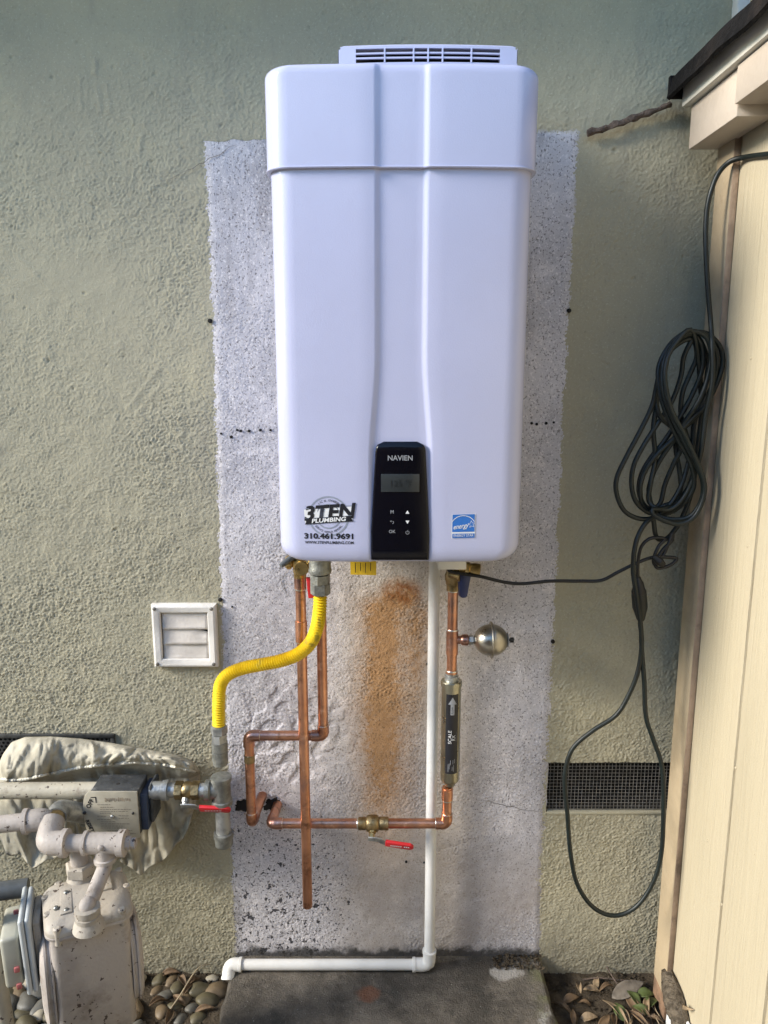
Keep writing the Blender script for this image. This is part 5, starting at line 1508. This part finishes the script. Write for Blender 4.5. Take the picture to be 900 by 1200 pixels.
for i in range(8):
    for j in range(6):
        px = 2 + i * 21 + random.uniform(-5, 5) + (9 if j % 2 else 0); py = 1138 + j * 13.5 + random.uniform(-4, 4)
        if px > 172 and py < 1150: continue
        put(px, py, random.uniform(.017, .026), random.choice(['peb4', 'peb1', 'peb4', 'peb3' if random.random() < .3 else 'peb2']), lab_b, grp_b, None, 1.45, random.uniform(0, .008))
for i in range(10):
    px = random.uniform(-10, 175); py = random.uniform(1213, 1235)
    put(px, py, random.uniform(.018, .026), random.choice(['peb4', 'peb1']), lab_b, grp_b, None, 1.4)

def leaf_mesh(L, W, curl, bend, n=12):
    rows = []
    for i in range(n + 1):
        t = i / n; wd = W * math.sin(math.pi * t ** .8) ** .9 * (1 - .1 * t) + .0006
        row = []
        for j in range(-3, 4):
            u = j / 3; y = u * wd
            row.append(Vector((L * (t - .5), y * math.cos(curl * abs(u)), bend * math.sin(math.pi * t) + abs(y) * math.sin(curl * abs(u)) * 1.1 + .0004 * math.sin(9 * t + 3 * u))))
        rows.append(row)
    return rows
def leaf(px, py, L, W, rz, mat, label, group, curl=.6, bend=.004, tx=0, ty=0, lift=.008):
    rows = leaf_mesh(L, W, curl, bend)
    p = G(px, py, SOIL + lift); m_ = Matrix.Translation(p) @ Matrix.Rotation(rz, 4, 'Z') @ Matrix.Rotation(tx, 4, 'X') @ Matrix.Rotation(ty, 4, 'Y')
    mbb = MB().grid([[m_ @ v for v in r_] for r_ in rows])
    zmin = min(v.z for v in mbb.v)
    if zmin < SOIL + .004:
        for v in mbb.v: v.z += SOIL + .004 - zmin
    o = mbb.build('leaf', mat, None, sharp=180, base=p)
    md = o.modifiers.new('thickness', 'SOLIDIFY'); md.thickness = .0006
    tag(o, label, 'leaf', group)
LB = ('dry brown curled leaf lying on soil beside the shed foot', 'brown leaves by the shed')
LP_ = ('pale tan dry leaf lying on soil beside the shed foot', 'tan leaves by the shed')
LG = ('green fallen leaf among dry leaves beside the shed foot', 'green leaves by the shed')
leaf(736, 1160, .10, .020, .45, 'leaf_grey', 'broad flat grey brown leaf leaning on the wall beside the shed', None, .3, .004, .35, -.1, .02)
for px, py, L, W, rz, mt in [(742, 1178, .075, .013, 1.9, 'leaf_brown'), (730, 1190, .07, .012, 1.6, 'leaf_pale'), (718, 1183, .06, .010, 2.3, 'leaf_pale'), (756, 1190, .07, .011, 1.8, 'leaf_brown'), (748, 1196, .08, .012, 2.1, 'leaf_brown'),
                             (722, 1195, .05, .011, 1.3, 'leaf_brown'), (694, 1162, .045, .010, -.2, 'leaf_pale'), (680, 1160, .035, .009, 1.5, 'leaf_pale'), (700, 1152, .04, .009, 1.2, 'leaf_pale'), (669, 1172, .045, .011, .3, 'leaf_brown'),
                             (658, 1182, .06, .009, 2.2, 'leaf_brown'), (690, 1194, .045, .011, .1, 'leaf_pale'), (672, 1192, .04, .008, 1.4, 'leaf_brown'), (712, 1160, .05, .009, .4, 'leaf_brown'), (760, 1178, .06, .011, 1.2, 'leaf_pale'),
                             (765, 1197, .05, .009, 2.6, 'leaf_brown'), (736, 1197, .06, .010, 1.1, 'leaf_pale'), (708, 1198, .05, .010, .8, 'leaf_brown'), (685, 1178, .035, .008, 2.8, 'leaf_brown')]:
    leaf(px, py, L, W, rz, mt, *(LP_ if mt == 'leaf_pale' else LB), curl=random.uniform(.3, 1.1), bend=random.uniform(.002, .01), tx=random.uniform(-.5, .5), ty=random.uniform(-.3, .3), lift=random.uniform(.008, .025))
for px, py, L, W, rz in [(726, 1186, .05, .014, 1.7), (742, 1170, .045, .013, 2.0), (764, 1177, .05, .015, .5), (757, 1166, .045, .014, .1), (751, 1184, .04, .012, 2.6)]:
    leaf(px, py, L, W, rz, 'leaf_green', *LG, curl=.3, bend=.006, tx=random.uniform(-.3, .3), ty=random.uniform(-.2, .2), lift=.02)
LW = ('dry brown leaf scrap lying among pebbles beside the gas meter', 'leaf scraps by the meter')
for px, py, L, W, rz in [(200, 1142, .05, .012, .2), (214, 1150, .045, .011, 2.2), (222, 1160, .05, .010, 1.2), (186, 1176, .05, .012, .7), (210, 1172, .045, .010, 2.5), (228, 1152, .04, .010, .9), (240, 1184, .05, .01, .2), (198, 1192, .05, .012, 1.5)]:
    leaf(px, py, L, W, rz, 'leaf_brown', *LW, curl=.8, bend=.006, tx=random.uniform(-.4, .4), ty=random.uniform(-.3, .3), lift=.012)
# curled leaf stuck to the siding
q = S(807, 1180, XS - .008)
lm_ = Matrix.Translation(q) @ Matrix.Rotation(R(65), 4, 'X') @ Matrix.Rotation(R(-70), 4, 'Y')
tag(MB().grid([[lm_ @ v for v in r_] for r_ in leaf_mesh(.035, .007, .9, .006)]).build('leaf', 'leaf_pale', None, sharp=180), 'small curled tan leaf stuck to the yellow siding beside the mud lump', 'leaf')
# twigs and straw
def twig(pxs, r, mat, label, group=None):
    pts_ = spline([G(x, y, SOIL + h) for x, y, h in pxs], 6)
    tag(MB().tube(pts_, [r * (1 - .5 * i / len(pts_)) for i in range(len(pts_))], 7).build('twig', mat), label, 'twig', group)
twig([(196, 1188, .012), (212, 1165, .03), (226, 1142, .05), (236, 1132, .055), (246, 1130, .05)], .0022, 'straw', 'long pale dry stalk arching over the pebbles beside the meter')
twig([(683, 1148, .01), (700, 1146, .02), (722, 1148, .02), (745, 1150, .015)], .0022, 'bark', 'dark twig lying along the wall foot among leaves')
twig([(711, 1133, .03), (718, 1145, .03), (728, 1160, .02), (736, 1172, .015)], .002, 'bark', 'thin dark twig leaning up against the house wall')
for k in range(6):
    a = (random.uniform(735, 770), random.uniform(1165, 1190))
    twig([(a[0], a[1], .02), (a[0] + random.uniform(-6, 6), a[1] + 8, .025), (a[0] + random.uniform(-8, 12), a[1] + 20, .012)], .0012, 'straw', 'fine dry stem tangled in the leaves beside the shed foot', 'dry stems by the shed')

# loose crumbs of soil and litter: uncountable
cr = MB()
random.seed(3)
for k in range(2600):
    side = random.random()
    x = random.uniform(-.95, pl - .01) if side < .55 else random.uniform(pr + .012, .66)
    y = -random.uniform(.004, .33) if random.random() < .7 else -random.uniform(.004, .06)
    r_ = random.uniform(.0015, .006) * (1 if random.random() < .9 else 1.6); z = SOIL + .006 + r_ * .3
    vs = [Vector((x, y, z)) + Vector((random.uniform(-1, 1), random.uniform(-1, 1), random.uniform(-.2, 1))) * r_ for _ in range(5)]
    cr._add(vs, [(0, 1, 2), (0, 2, 3), (0, 3, 1), (1, 2, 4), (2, 3, 4), (3, 1, 4)])
for k in range(260):   # dirt along the foot of the wall and on the pad edge
    x = random.uniform(pr - .12, pr + .03); y = -random.uniform(.003, .05); r_ = random.uniform(.0015, .007)
    z = (.001 if x < pr else SOIL + .01)
    vs = [Vector((x, y, z)) + Vector((random.uniform(-1, 1), random.uniform(-1, 1), random.uniform(-.2, 1.2))) * r_ for _ in range(5)]
    cr._add(vs, [(0, 1, 2), (0, 2, 3), (0, 3, 1), (1, 2, 4), (2, 3, 4), (3, 1, 4)])
cro = cr.build('soil_crumbs', 'soil', None, smooth=False); cro['kind'] = 'stuff'; cro['label'] = 'loose crumbs of dark soil and litter along the wall foot'
